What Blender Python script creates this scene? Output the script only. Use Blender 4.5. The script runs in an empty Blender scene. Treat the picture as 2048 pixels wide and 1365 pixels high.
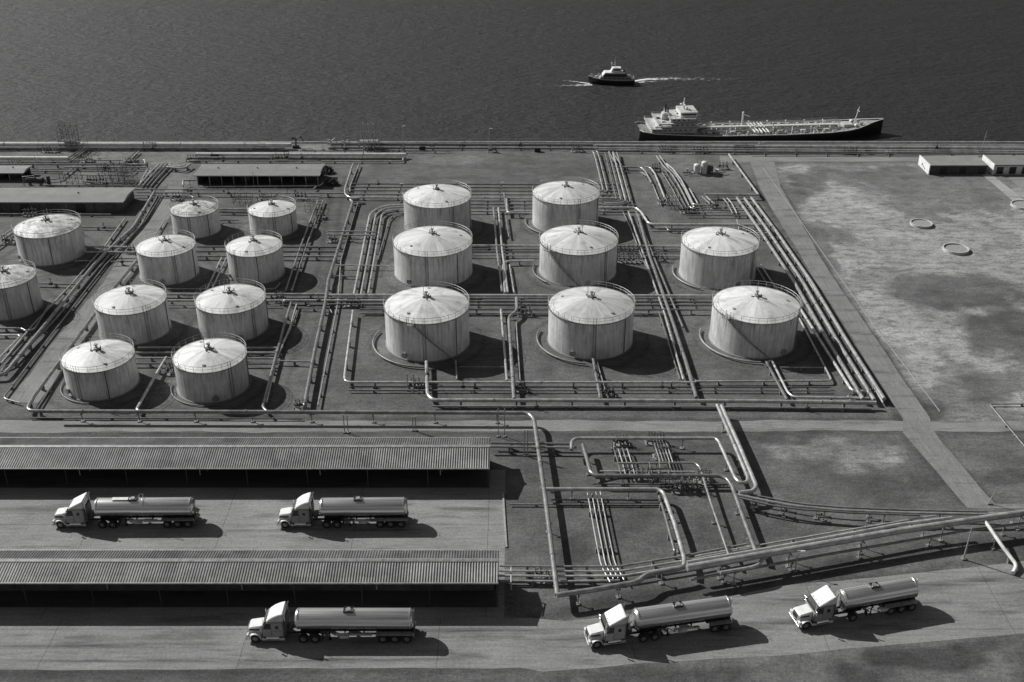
import bpy, bmesh, math, random
import numpy as np
from mathutils import Vector, Matrix
R = math.radians
rnd = random.Random(7)
S = bpy.context.scene
COL = S.collection

# ------------------------------------------------------------------ camera, sky, sun, exposure
CAM_H, PITCH, FPX = 85.0, R(28.2), 2200.0           # height above the yard, downward tilt, focal length in 2048-wide pixels
cd = bpy.data.cameras.new("camera"); cam = bpy.data.objects.new("camera", cd); COL.objects.link(cam)
cd.sensor_width = 36.0; cd.lens = FPX / 2048.0 * 36.0; cd.clip_start = 1.0; cd.clip_end = 30000.0
cam.location = (0, 0, CAM_H); cam.rotation_euler = (R(90) - PITCH, 0, 0)
S.camera = cam
SUN_ELEV, SUN_AZ = R(36.0), math.atan2(-1.2, 0.75)   # azimuth measured from +Y towards +X
W = bpy.data.worlds.new("World"); S.world = W; W.use_nodes = True
nt = W.node_tree; nt.nodes.clear()
sky = nt.nodes.new("ShaderNodeTexSky"); sky.sky_type = 'NISHITA'; sky.sun_disc = False
sky.sun_elevation = SUN_ELEV; sky.sun_rotation = SUN_AZ; sky.air_density = 1.0; sky.dust_density = 1.5
bw = nt.nodes.new("ShaderNodeRGBToBW"); bg = nt.nodes.new("ShaderNodeBackground"); bg.inputs[1].default_value = 0.060
wo = nt.nodes.new("ShaderNodeOutputWorld")
nt.links.new(sky.outputs[0], bw.inputs[0]); nt.links.new(bw.outputs[0], bg.inputs[0]); nt.links.new(bg.outputs[0], wo.inputs[0])
sd = bpy.data.lights.new("sun", 'SUN'); sun = bpy.data.objects.new("sun", sd); COL.objects.link(sun)
sd.energy = 5.0; sd.angle = R(0.5); sd.color = (1, 0.995, 0.985)
to_sun = Vector((math.sin(SUN_AZ) * math.cos(SUN_ELEV), math.cos(SUN_AZ) * math.cos(SUN_ELEV), math.sin(SUN_ELEV)))
sun.rotation_euler = to_sun.to_track_quat('Z', 'Y').to_euler()
S.view_settings.view_transform = 'Standard'; S.view_settings.look = 'None'
S.view_settings.exposure = 0.12; S.view_settings.gamma = 1.0
S.render.engine = 'CYCLES'

# ------------------------------------------------------------------ surveying: where a sight line meets the plane at height z
CP, SP = math.cos(PITCH), math.sin(PITCH)
def G(px, py, z=0.0):
    u = (px - 1024.0) / FPX; v = (py - 682.5) / FPX
    dy = CP - v * SP; dz = -SP - v * CP
    t = (CAM_H - z) / (-dz)
    return Vector((u * t, dy * t, z))

# ------------------------------------------------------------------ materials
def node_mat(name):
    m = bpy.data.materials.new(name); m.use_nodes = True
    n = m.node_tree.nodes; l = m.node_tree.links
    return m, n, l, n["Principled BSDF"]
def grey(v): return (v, v, v, 1)
def ramp(n, l, src, a, b, lo, hi):
    r = n.new("ShaderNodeMapRange"); r.inputs[1].default_value = a; r.inputs[2].default_value = b
    r.inputs[3].default_value = lo; r.inputs[4].default_value = hi; l.new(src, r.inputs[0]); return r.outputs[0]
def mul(n, l, a, b, op='MULTIPLY'):
    m = n.new("ShaderNodeMath"); m.operation = op
    for i, x in enumerate((a, b)):
        if hasattr(x, 'links'): l.new(x, m.inputs[i])
        else: m.inputs[i].default_value = x
    return m.outputs[0]
def noise(n, l, vec, scale, detail=4, rough=0.6):
    t = n.new("ShaderNodeTexNoise"); t.inputs["Scale"].default_value = scale; t.inputs["Detail"].default_value = detail
    t.inputs["Roughness"].default_value = rough
    if vec is not None: l.new(vec, t.inputs["Vector"])
    return t.outputs["Fac"]
def coords(n, l, kind="Object", scale=None):
    c = n.new("ShaderNodeTexCoord"); o = c.outputs[kind]
    if scale:
        mp = n.new("ShaderNodeMapping"); mp.inputs["Scale"].default_value = scale; l.new(o, mp.inputs[0]); o = mp.outputs[0]
    return o
def weathered(name, v, rough=0.6, metal=0.0, var=0.25, scale=1.5, spread=0.0, spec=0.5, bump=0.0, stretch=None):
    m, n, l, p = node_mat(name)
    c = coords(n, l, "Object", stretch)
    f = noise(n, l, c, scale, 5, 0.65)
    val = ramp(n, l, f, 0.3, 0.7, v * (1 - var), v * (1 + var))
    f2 = noise(n, l, c, scale * 9, 3, 0.6)
    val = mul(n, l, val, ramp(n, l, f2, 0.3, 0.7, 1 - var * 0.6, 1 + var * 0.6))
    if spread:
        oi = n.new("ShaderNodeObjectInfo")
        val = mul(n, l, val, ramp(n, l, oi.outputs["Random"], 0, 1, 1 - spread, 1 + spread))
    l.new(val, p.inputs["Base Color"])
    p.inputs["Roughness"].default_value = rough; p.inputs["Metallic"].default_value = metal
    p.inputs["Specular IOR Level"].default_value = spec
    if bump:
        b = n.new("ShaderNodeBump"); b.inputs["Strength"].default_value = bump; b.inputs["Distance"].default_value = 0.05
        l.new(f2, b.inputs["Height"]); l.new(b.outputs[0], p.inputs["Normal"])
    return m
M = {}
M['pipe'] = weathered("painted_pipe_steel", 0.36, 0.28, 0.35, 0.38, 0.9, 0.5)
M['pipe_dark'] = weathered("weathered_pipe_steel", 0.17, 0.5, 0.2, 0.35, 0.8, 0.45)
M['steel'] = weathered("galvanised_steel", 0.26, 0.5, 0.3, 0.35, 2.0, 0.25)
M['dark_steel'] = weathered("dark_steel", 0.06, 0.6, 0.2, 0.4, 2.0, 0.3)
M['block'] = weathered("support_concrete", 0.20, 0.9, 0, 0.3, 2.5, 0.2)
M['railing'] = weathered("railing_steel", 0.34, 0.5, 0.2, 0.3, 3.0)
M['white'] = weathered("white_paint", 0.66, 0.38, 0, 0.12, 1.2)
M['offwhite'] = weathered("dull_white_paint", 0.56, 0.5, 0, 0.22, 1.0)
M['cab_side'] = weathered("truck_paint", 0.70, 0.3, 0, 0.08, 1.5)
M['chrome'] = weathered("polished_aluminium", 0.72, 0.20, 1.0, 0.05, 1.5, 0, stretch=(0.3, 2, 2))
M['barrel'] = weathered("polished_barrel_reflections", 0.74, 0.24, 0.82, 0.55, 1.3, 0, stretch=(0.02, 3.2, 3.2))  # lengthwise streaks paint sky and horizon reflections into the metal colour
M['band'] = weathered("aluminium_band", 0.8, 0.3, 1.0, 0.05, 2)
M['rubber'] = weathered("tyre_rubber", 0.018, 0.85, 0, 0.3, 5)
M['rim'] = weathered("wheel_rim", 0.32, 0.4, 0.6, 0.2, 5)
M['glass'] = weathered("dark_glass", 0.015, 0.08, 0, 0.1, 2)
M['black'] = weathered("black_paint", 0.012, 0.5, 0, 0.3, 1.5)
M['hull'] = weathered("dark_hull_paint", 0.018, 0.45, 0, 0.4, 0.6)
M['ship'] = weathered("ship_upperworks_paint", 0.44, 0.5, 0, 0.3, 1.2)
M['deck'] = weathered("ship_deck_paint", 0.22, 0.7, 0, 0.5, 1.5)
M['lens'] = weathered("lamp_lens", 0.6, 0.15, 0, 0.05, 3)
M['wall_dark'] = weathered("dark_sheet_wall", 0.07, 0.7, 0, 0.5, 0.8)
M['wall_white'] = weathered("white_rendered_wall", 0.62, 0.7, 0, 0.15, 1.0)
M['flat_roof'] = weathered("felt_roof", 0.195, 0.85, 0, 0.15, 0.35, 0.15, bump=0.3)
M['shed_roof'] = weathered("corrugated_sheet", 0.13, 0.5, 0.3, 0.30, 0.25, 0.05)
M['quay'] = weathered("quay_concrete", 0.16, 0.9, 0, 0.45, 0.5)
M['ring_fill'] = weathered("gravel_fill", 0.24, 0.95, 0, 0.35, 3)
M['ring'] = weathered("precast_concrete", 0.42, 0.8, 0, 0.25, 2)

def sheet_roof():
    m = M['shed_roof']; n, l = m.node_tree.nodes, m.node_tree.links; p = n["Principled BSDF"]; src = p.inputs["Base Color"].links[0].from_socket
    sx = n.new("ShaderNodeSeparateXYZ"); l.new(coords(n, l, "Object"), sx.inputs[0])
    a = mul(n, l, mul(n, l, sx.outputs[0], 1 / 1.86), 0, 'FLOOR'); b = mul(n, l, mul(n, l, sx.outputs[1], 1 / 1.9), 0, 'FLOOR')
    wn = n.new("ShaderNodeTexWhiteNoise"); wn.noise_dimensions = '1D'; l.new(mul(n, l, a, mul(n, l, b, 17.3), 'ADD'), wn.inputs["W"])
    v = mul(n, l, src, ramp(n, l, wn.outputs["Value"], 0, 1, 0.84, 1.14))
    st = noise(n, l, coords(n, l, "Object", (.5, .12, 1)), 1.0, 5, 0.7); v = mul(n, l, v, ramp(n, l, st, 0.52, 0.66, 1.0, 0.72))
    l.new(v, p.inputs["Base Color"])
sheet_roof()
def tank_mats():
    # shell: uv.x = angle (0..1), uv.y = height (0..1)
    m, n, l, p = node_mat("tank_shell_paint")
    uv = n.new("ShaderNodeUVMap").outputs[0]
    mp = n.new("ShaderNodeMapping"); mp.inputs["Scale"].default_value = (60, 0.8, 1); l.new(uv, mp.inputs[0])
    oi = n.new("ShaderNodeObjectInfo"); ad = n.new("ShaderNodeVectorMath"); ad.operation = 'ADD'
    cb = n.new("ShaderNodeCombineXYZ"); l.new(mul(n, l, oi.outputs["Random"], 50.0), cb.inputs[2])
    l.new(mp.outputs[0], ad.inputs[0]); l.new(cb.outputs[0], ad.inputs[1])
    st = noise(n, l, ad.outputs[0], 1.8, 5, 0.75)
    mp2 = n.new("ShaderNodeMapping"); mp2.inputs["Scale"].default_value = (9, 1.2, 1); l.new(uv, mp2.inputs[0])
    ad2 = n.new("ShaderNodeVectorMath"); ad2.operation = 'ADD'; l.new(mp2.outputs[0], ad2.inputs[0]); l.new(cb.outputs[0], ad2.inputs[1])
    big = noise(n, l, ad2.outputs[0], 1.0, 4, 0.6)
    v = mul(n, l, ramp(n, l, st, 0.3, 0.70, 0.66, 0.32), ramp(n, l, big, 0.35, 0.65, 0.90, 1.22))
    sx = n.new("ShaderNodeSeparateXYZ"); l.new(uv, sx.inputs[0])
    v = mul(n, l, v, ramp(n, l, oi.outputs["Random"], 0, 1, 0.84, 1.12))
    # plate courses: thin darker weld lines every fifth of the height, vertical ones every 1/20 of the turn
    fr = mul(n, l, sx.outputs[1], 4.0); fr = mul(n, l, fr, 0.0, 'ADD'); fm = mul(n, l, fr, 0, 'FRACT')
    ln = mul(n, l, fm, 0.03, 'LESS_THAN')
    v = mul(n, l, v, ramp(n, l, ln, 0, 1, 1, 0.84))
    # dirt washing down from the rim
    run = mul(n, l, ramp(n, l, sx.outputs[1], 0.55, 1.0, 0.0, 1.0), ramp(n, l, st, 0.50, 0.62, 0.0, 1.0))
    v = mul(n, l, v, ramp(n, l, run, 0, 1, 1, 0.62))
    l.new(v, p.inputs["Base Color"]); p.inputs["Roughness"].default_value = 0.5
    M['shell'] = m
    # roof: uv.x angle, uv.y radius
    m, n, l, p = node_mat("tank_roof_paint")
    uv = n.new("ShaderNodeUVMap").outputs[0]; sx = n.new("ShaderNodeSeparateXYZ"); l.new(uv, sx.inputs[0])
    oi = n.new("ShaderNodeObjectInfo"); off = mul(n, l, oi.outputs["Random"], 50.0)
    k = mul(n, l, mul(n, l, mul(n, l, sx.outputs[0], 28.0), 0, 'FLOOR'), off, 'ADD')
    wn = n.new("ShaderNodeTexWhiteNoise"); wn.noise_dimensions = '1D'; l.new(k, wn.inputs["W"])
    v0 = ramp(n, l, oi.outputs["Random"], 0, 1, 0.84, 1.06)
    v = ramp(n, l, wn.outputs["Value"], 0, 1, 0.50, 0.69)
    v = mul(n, l, v, v0)
    fm = mul(n, l, mul(n, l, sx.outputs[0], 28.0), 0, 'FRACT'); ln = mul(n, l, fm, 0.035, 'LESS_THAN')
    v = mul(n, l, v, ramp(n, l, ln, 0, 1, 1, 0.85))
    mp = n.new("ShaderNodeMapping"); mp.inputs["Scale"].default_value = (40, 2.0, 1); l.new(uv, mp.inputs[0])
    ad = n.new("ShaderNodeVectorMath"); ad.operation = 'ADD'; cb = n.new("ShaderNodeCombineXYZ"); l.new(off, cb.inputs[2])
    l.new(mp.outputs[0], ad.inputs[0]); l.new(cb.outputs[0], ad.inputs[1])
    st = noise(n, l, ad.outputs[0], 1.0, 5, 0.7)
    v = mul(n, l, v, ramp(n, l, st, 0.35, 0.7, 1.08, 0.72))
    ob = coords(n, l, "Object"); ad3 = n.new("ShaderNodeVectorMath"); ad3.operation = 'ADD'; l.new(ob, ad3.inputs[0]); l.new(cb.outputs[0], ad3.inputs[1])
    bl = noise(n, l, ad3.outputs[0], 0.45, 6, 0.7)
    v = mul(n, l, v, ramp(n, l, bl, 0.53, 0.67, 1.0, 0.70))
    l.new(v, p.inputs["Base Color"]); p.inputs["Roughness"].default_value = 0.55
    M['roof'] = m
    # old roof: blotched with grime
    m2 = m.copy(); m2.name = "tank_roof_grimy"
    n, l = m2.node_tree.nodes, m2.node_tree.links; p = n["Principled BSDF"]
    src = p.inputs["Base Color"].links[0].from_socket
    ob = coords(n, l, "Object"); g = noise(n, l, ob, 0.55, 7, 0.75)
    l.new(mul(n, l, src, ramp(n, l, g, 0.47, 0.56, 1.0, 0.42)), p.inputs["Base Color"])
    M['roof_old'] = m2
tank_mats()

# ------------------------------------------------------------------ mesh helpers
class MB:
    """collects shapes and links them as ONE mesh object"""
    def __init__(s): s.bm = bmesh.new()
    def box(s, c, d, rz=0, bev=0.0, rx=0, ry=0):
        m = Matrix.Translation(c) @ Matrix.Rotation(rz, 4, 'Z') @ Matrix.Rotation(ry, 4, 'Y') @ Matrix.Rotation(rx, 4, 'X') @ Matrix.Diagonal((d[0], d[1], d[2], 1))
        r = bmesh.ops.create_cube(s.bm, size=1.0, matrix=m)
        if bev:
            es = set(e for v in r['verts'] for e in v.link_edges)
            bmesh.ops.bevel(s.bm, geom=list(es), offset=bev, segments=2, affect='EDGES')
        return s
    def bar(s, a, b, r, seg=6, r2=None):
        a, b = Vector(a), Vector(b); d = b - a
        q = d.to_track_quat('Z', 'Y').to_matrix().to_4x4()
        m = Matrix.Translation((a + b) / 2) @ q
        bmesh.ops.create_cone(s.bm, cap_ends=True, segments=seg, radius1=r, radius2=r if r2 is None else r2, depth=d.length, matrix=m)
        return s
    def ball(s, c, r, sc=(1, 1, 1), u=12, v=8):
        bmesh.ops.create_uvsphere(s.bm, u_segments=u, v_segments=v, radius=r, matrix=Matrix.Translation(c) @ Matrix.Diagonal((*sc, 1)))
        return s
    def prism(s, prof, y0, y1, bev=0.0, axis='Y'):
        """prof: (x,z) outline extruded along Y"""
        f = lambda x, z, y: (x, y, z) if axis == 'Y' else (y, x, z)
        a = [s.bm.verts.new(f(x, z, y0)) for x, z in prof]; b = [s.bm.verts.new(f(x, z, y1)) for x, z in prof]
        n = len(prof); fs = [s.bm.faces.new(a), s.bm.faces.new(b[::-1])]
        for i in range(n): fs.append(s.bm.faces.new((a[i], b[i], b[(i + 1) % n], a[(i + 1) % n])))
        bmesh.ops.recalc_face_normals(s.bm, faces=fs)
        if bev:
            es = set(e for q in fs for e in q.edges)
            bmesh.ops.bevel(s.bm, geom=list(es), offset=bev, segments=2, affect='EDGES')
        return s
    def tube(s, pts, r, seg=8, cap=True):
        pts = [Vector(p) for p in pts]; rings = []
        up = Vector((0, 0, 1)); prev = None
        for i, p in enumerate(pts):
            t = ((pts[i + 1] - p) if i < len(pts) - 1 else Vector()) .normalized() + ((p - pts[i - 1]) if i else Vector()).normalized()
            t.normalize()
            if prev is None:
                a = t.cross(up)
                if a.length < 0.1: a = t.cross(Vector((0, 1, 0)))
            else:
                a = prev - t * prev.dot(t)
            a.normalize(); prev = a; b = t.cross(a)
            rings.append([s.bm.verts.new(p + (a * math.cos(k * 2 * math.pi / seg) + b * math.sin(k * 2 * math.pi / seg)) * r) for k in range(seg)])
        for i in range(len(rings) - 1):
            for k in range(seg):
                s.bm.faces.new((rings[i][k], rings[i][(k + 1) % seg], rings[i + 1][(k + 1) % seg], rings[i + 1][k]))
        if cap:
            s.bm.faces.new(rings[0][::-1]); s.bm.faces.new(rings[-1])
        return s
    def poly(s, pts):
        s.bm.faces.new([s.bm.verts.new(p) for p in pts]); return s
    def build(s, name, mat, parent=None, smooth=False, loc=None):
        bmesh.ops.recalc_face_normals(s.bm, faces=s.bm.faces)
        me = bpy.data.meshes.new(name); s.bm.to_mesh(me); s.bm.free()
        me.materials.append(mat)
        if smooth:
            me.shade_smooth() if smooth is True else me.shade_smooth()
            if smooth is not True: me.set_sharp_from_angle(angle=smooth)
        o = bpy.data.objects.new(name, me); COL.objects.link(o)
        if parent is not None: o.parent = parent
        if loc is not None: o.location = loc
        return o
def tag(o, label=None, cat=None, group=None, kind=None):
    if label: o['label'] = label
    if cat: o['category'] = cat
    if group: o['group'] = group
    if kind: o['kind'] = kind
    return o
def empty(name, loc, rz=0.0, label=None, cat=None, group=None):
    o = bpy.data.objects.new(name, None); COL.objects.link(o); o.location = loc; o.rotation_euler = (0, 0, rz)
    o.empty_display_size = 0.5
    return tag(o, label, cat, group)
def copy_tree(o, parent=None):
    c = o.copy(); COL.objects.link(c)
    if parent is not None: c.parent = parent
    for ch in list(o.children): copy_tree(ch, c)
    return c
def smooth_path(pts, rad):
    """round the corners of a polyline"""
    pts = [Vector(p) for p in pts]; out = [pts[0]]
    for i in range(1, len(pts) - 1):
        a, p, b = pts[i - 1], pts[i], pts[i + 1]
        u, v = (a - p), (b - p); lu, lv = u.length, v.length
        u.normalize(); v.normalize()
        ang = math.acos(max(-1, min(1, u.dot(v))))
        if ang > R(172): out.append(p); continue
        d = min(rad, lu * 0.45, lv * 0.45)
        q0, q1 = p + u * d, p + v * d
        for k in range(6):
            t = k / 5.0
            out.append(q0 * (1 - t) ** 2 + p * 2 * t * (1 - t) + q1 * t * t)
    out.append(pts[-1]); return out
def offset_path(pts, off):
    pts = [Vector(p) for p in pts]; out = []
    for i, p in enumerate(pts):
        ns = []
        for j in (i - 1, i):
            if 0 <= j < len(pts) - 1:
                d = pts[j + 1] - pts[j]; d.z = 0
                if d.length > 1e-6:
                    d.normalize(); ns.append(Vector((d.y, -d.x, 0)))
        n = sum(ns, Vector())
        n.normalize()
        k = max(0.4, n.dot(ns[0])); out.append(p + n * (off / k))
    return out

# ------------------------------------------------------------------ ground: one sheet, its own colour (soil, gravel, dry grass) as a colour attribute
QUAY_Y = G(1024, 287).y
SEA_Z = -2.5
def vnoise(x, y, cell, seed):
    """smooth value noise on arrays"""
    rs = np.random.RandomState(seed); T = rs.rand(256, 256)
    u, v = x / cell, y / cell; i, j = np.floor(u).astype(int), np.floor(v).astype(int)
    a, b = u - i, v - j; a = a * a * (3 - 2 * a); b = b * b * (3 - 2 * b)
    g = lambda p, q: T[p % 256, q % 256]
    return (g(i, j) * (1 - a) + g(i + 1, j) * a) * (1 - b) + (g(i, j + 1) * (1 - a) + g(i + 1, j + 1) * a) * b
def fbm(x, y, cell, seed, o=4):
    s = 0; w = 0
    for k in range(o): s = s + vnoise(x, y, cell / 2 ** k, seed + k) * 0.6 ** k; w += 0.6 ** k
    return s / w
def inside(px, py, poly):
    r = np.zeros(px.shape, bool); n = len(poly)
    for i in range(n):
        (x1, y1), (x2, y2) = poly[i], poly[(i + 1) % n]
        c = ((y1 > py) != (y2 > py)) & (px < (x2 - x1) * (py - y1) / (y2 - y1 + 1e-9) + x1)
        r ^= c
    return r
def blur(a, k):
    for ax in (0, 1):
        pads = [(0, 0), (0, 0)]; pads[ax] = (k, k); q = np.pad(a, pads, mode='edge'); c = np.cumsum(q, axis=ax)
        c = np.concatenate([np.zeros_like(np.take(c, [0], ax)), c], ax); n = a.shape[ax]; w = 2 * k + 1
        a = (np.take(c, range(w, w + n), ax) - np.take(c, range(0, n), ax)) / w
    return a
def make_ground():
    st = 0.55
    xs = np.concatenate([[-3000, -1500, -700, -400, -250, -170], np.arange(-140, 150, st), [170, 250, 400, 700, 1500, 3000]])
    ys = np.concatenate([[-2500, -1000, -400, -150, -40, 30, 60], np.arange(78, QUAY_Y - 0.3, st), [QUAY_Y]])
    X, Y = np.meshgrid(xs, ys)
    d = np.maximum(Y * CP + CAM_H * SP, 5.0)
    PX = 1024 + FPX * X / d; PY = 682.5 + FPX * (CAM_H * CP - Y * SP) / d
    A = np.full(X.shape, 0.108)
    FB = fbm(X * 0.8 + Y * 0.3, Y, 5, 203, 5)
    jx = (fbm(X, Y, 9, 3) - 0.5) * 60; jy = (fbm(X, Y, 9, 13) - 0.5) * 26
    jx2 = (fbm(X, Y, 3, 23) - 0.5) * 10; jy2 = (fbm(X, Y, 3, 33) - 0.5) * 5
    def reg(poly, v, k=1, j=0, w=1.0):
        nonlocal A
        m = inside(PX + jx * j + jx2, PY + jy * j + jy2, [G2 for G2 in poly]).astype(float)
        m = blur(m, k) * w; A = A * (1 - m) + v * m
    def blob(cx, cy, rx, ry, v, w=1.0, rot=0.0):
        nonlocal A
        u, q = PX + jx * 1.6 - cx, PY + jy * 1.6 - cy; c, s = math.cos(rot), math.sin(rot)
        e = ((u * c + q * s) / rx) ** 2 + ((-u * s + q * c) / ry) ** 2 + (FB - .5) * 2.6
        m = np.clip((1.25 - e) * 1.6, 0, 1) * w; A = A * (1 - m) + v * m
    reg([(-300, 280), (2300, 280), (2300, 372), (-300, 372)], 0.112, 3, 0.3)
    reg([(820, 306), (1180, 306), (1206, 368), (715, 368), (738, 330), (818, 328)], 0.098, 2, 0.1)
    blob(900, 322, 60, 10, 0.13, 0.7); blob(1130, 350, 90, 16, 0.10, 0.6); blob(1060, 322, 40, 9, 0.11, 0.5)
    for q in ([(36, 303), (160, 303), (137, 316), (20, 316)], [(172, 303), (272, 303), (252, 320), (150, 320)], [(286, 303), (395, 305), (380, 330), (290, 334)],
              [(345, 340), (388, 340), (380, 372), (318, 372)], [(135, 345), (215, 345), (215, 372), (110, 372)], [(600, 292), (650, 292), (660, 308), (590, 308)]):
        reg(q, 0.155, 1, 0)
    reg([(640, 330), (705, 330), (690, 400), (655, 600), (600, 830), (560, 830), (625, 600), (650, 400)], 0.105, 1, 0.1)
    reg([(1265, 310), (1290, 310), (1300, 340), (1345, 450), (1318, 452), (1290, 400)], 0.125, 1, 0.1)
    reg([(1470, 335), (1500, 330), (1525, 385), (1480, 386)], 0.12, 1, 0.05)
    reg([(1440, 330), (1466, 330), (1490, 386), (1470, 386)], 0.13, 1, 0.05)
    # the dry field beyond the eastern road
    reg([(1540, 330), (2300, 330), (2300, 838), (1880, 838), (1660, 540)], 0.26, 2, 0.5)
    wx, wy = X + 9 * (fbm(X, Y, 8, 301) - .5), Y + 9 * (fbm(X, Y, 8, 305) - .5)
    g0 = fbm(wx * 1.3 + wy * .5, wy * .8, 22, 71, 6); dark = np.clip((0.52 - g0) * 14, 0, 1)
    fld = blur(inside(PX + jx2, PY + jy2, [(1540, 330), (2300, 330), (2300, 838), (1880, 838), (1660, 540)]).astype(float), 2)
    A = A * (1 - fld * dark * 0.6) + 0.085 * fld * dark * 0.6
    for b in ((1900, 590, 110, 38, .075, .85), (2020, 670, 100, 70, .07, .85), (1990, 770, 80, 40, .08, .7), (1600, 360, 60, 22, .08, .8), (1580, 400, 36, 26, .085, .7), (1690, 470, 34, 16, .095, .5),
              (1850, 818, 60, 22, .065, .95), (1740, 690, 24, 60, .08, .75, -.5), (1800, 350, 200, 10, .10, .6), (1650, 500, 22, 60, .085, .8, -.5),
              (1770, 640, 26, 70, .30, .5, -.6), (1840, 745, 44, 60, .30, .6, -.7), (1860, 470, 120, 30, .28, .6), (1700, 400, 90, 25, .27, .6), (1760, 560, 90, 24, .12, .5), (1950, 400, 60, 20, .12, .4),
              (1960, 640, 60, 16, .05, .5), (1950, 830, 60, 14, .19, .7)): blob(*b)
    # field between the eastern road and the pipe racks
    reg([(1480, 868), (1806, 868), (1935, 1008), (1600, 1005), (1520, 990)], 0.102, 2, 0.3)
    for b in ((1690, 905, 140, 34, .23, .9), (1640, 925, 60, 16, .07, .5), (1720, 955, 110, 16, .10, .6), (1850, 930, 40, 50, .06, .7, .8), (1560, 880, 60, 14, .055, .7)): blob(*b)
    reg([(1885, 868), (2300, 868), (2300, 1000), (1985, 1005)], 0.110, 2, 0.3)
    for b in ((1990, 900, 60, 18, .11, .6), (1940, 950, 24, 30, .13, .6, .8), (2030, 960, 60, 18, .055, .6)): blob(*b)
    reg([(1010, 870), (1440, 870), (1560, 1100), (1110, 1180), (1060, 1000)], 0.088, 2, 0.1)
    blob(1260, 1050, 60, 40, .06, .5); blob(1170, 1100, 40, 30, .042, .6)
    # strip in front of the diagonal rack
    reg([(1250, 1180), (2300, 1020), (2300, 1120), (1600, 1170), (1300, 1235)], 0.075, 2, 0.2)
    for b in ((1820, 1130, 160, 16, .125, .8, -.15), (1960, 1150, 90, 14, .14, .7, -.1), (1500, 1175, 60, 10, .085, .7), (1700, 1120, 50, 8, .06, .7)): blob(*b)
    reg([(1040, 1320), (1500, 1312), (2300, 1245), (2300, 1500), (1040, 1500)], 0.115, 3, 0.5)
    g1 = fbm(X, Y, 7, 91, 5); m = blur(inside(PX, PY, [(1080, 1325), (1500, 1318), (2300, 1255), (2300, 1600), (1080, 1600)]).astype(float), 3)
    dk = np.clip((0.56 - g1) * 7, 0, 1); A = A * (1 - m * dk * .85) + 0.055 * m * dk * .85
    for b in ((1870, 1320, 130, 26, .052, .9), (1980, 1295, 90, 18, .05, .8), (1300, 1345, 160, 14, .06, .8), (1560, 1340, 60, 14, .07, .6)): blob(*b)
    reg([(-300, 1346), (1060, 1338), (1110, 1365), (1110, 1600), (-300, 1600)], 0.10, 2, 0.1)
    def rut(pts, w, v, k=0.7):
        nonlocal A
        q = [G(*p) for p in pts]
        for a, c in zip(q[:-1], q[1:]):
            dx, dy = c.x - a.x, c.y - a.y; L2 = dx * dx + dy * dy; t = np.clip(((X - a.x) * dx + (Y - a.y) * dy) / L2, 0, 1)
            e = np.hypot(X - a.x - t * dx, Y - a.y - t * dy) + (fbm(X, Y, 4, 5) - .5) * .8; m = np.clip((w - e) / w, 0, 1) ** .7 * k; A = A * (1 - m) + v * m
    rut([(1556, 372), (1652, 540), (1858, 838)], 1.0, .045, .9); rut([(1510, 372), (1608, 545), (1798, 838)], 1.0, .045, .9); rut([(1866, 872), (1985, 1005)], .9, .05); rut([(1808, 874), (1932, 1008)], .9, .05); rut([(1490, 360), (1580, 500), (1780, 820)], 1.6, .13, .6)
    rut([(-20, 838), (1000, 839), (1800, 840)], .7, .05); rut([(-20, 869), (1440, 868)], .8, .055); rut([(1480, 864), (1800, 865)], .8, .05); rut([(1880, 864), (2100, 864)], .8, .05)
    rut([(85, 806), (245, 590), (356, 420)], .7, .05); rut([(22, 780), (208, 552)], .6, .055); rut([(620, 700), (668, 500), (690, 350)], .6, .06, .6); rut([(560, 825), (640, 520), (662, 390)], .6, .06, .6)
    rut([(1070, 1240), (1200, 1210), (1500, 1165), (1900, 1100)], 1.4, .055, .8); rut([(-20, 1347), (1050, 1341)], .7, .05)
    # trodden rings of gravel round the tank feet
    for (tx, ty, tr) in ((-15, 207.8, 6.7), (10.9, 209.9, 6.7), (-14.5, 185.6, 7.1), (12.2, 186.2, 7.1), (37.8, 184.8, 6.9), (-13.7, 158.2, 6.7), (12.8, 159, 6.9), (39.4, 159.3, 6.9), (-63.4, 205.9, 4.6), (-48, 206.3, 4.7),
                         (-63.1, 184.8, 5.2), (-47, 184.8, 5), (-62.7, 162.5, 5.7), (-46.5, 163.4, 5.6), (-62.3, 144.8, 5.2), (-45.3, 144.3, 5.3), (-88.1, 194.1, 6), (-86.6, 170.6, 5)):
        q = np.hypot(X - tx, Y - ty) - tr + (fbm(X, Y, 4, 17) - .5) * 1.4; m = np.clip(1 - np.abs(q - .9) / 1.3, 0, 1) * .6; A = A * (1 - m) + .135 * m
        m = np.clip(1 - np.abs(q - 2.6) / .6, 0, 1) * .6; A = A * (1 - m) + .05 * m
    # wear and mottling of the soil
    A = A * (0.62 + 0.76 * fbm(X, Y, 12, 41, 5)) * (0.72 + 0.56 * fbm(X, Y, 2.6, 51, 3))
    tr = fbm(X * 0.35, Y * 3.0, 5, 61, 3); A = A * (0.80 + 0.40 * tr)
    ny, nx = X.shape
    idx = np.arange(nx * ny).reshape(ny, nx)
    f = np.stack([idx[:-1, :-1], idx[:-1, 1:], idx[1:, 1:], idx[1:, :-1]], -1).reshape(-1, 4)
    me = bpy.data.meshes.new("ground"); me.vertices.add(nx * ny)
    co = np.stack([X, Y, np.zeros_like(X)], -1).astype(np.float32).ravel(); me.vertices.foreach_set("co", co)
    me.loops.add(f.size); me.loops.foreach_set("vertex_index", f.ravel().astype(np.int32))
    me.polygons.add(len(f)); me.polygons.foreach_set("loop_start", (np.arange(len(f)) * 4).astype(np.int32))
    me.update(calc_edges=True)
    at = me.color_attributes.new("soil", 'FLOAT_COLOR', 'POINT')
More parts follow.
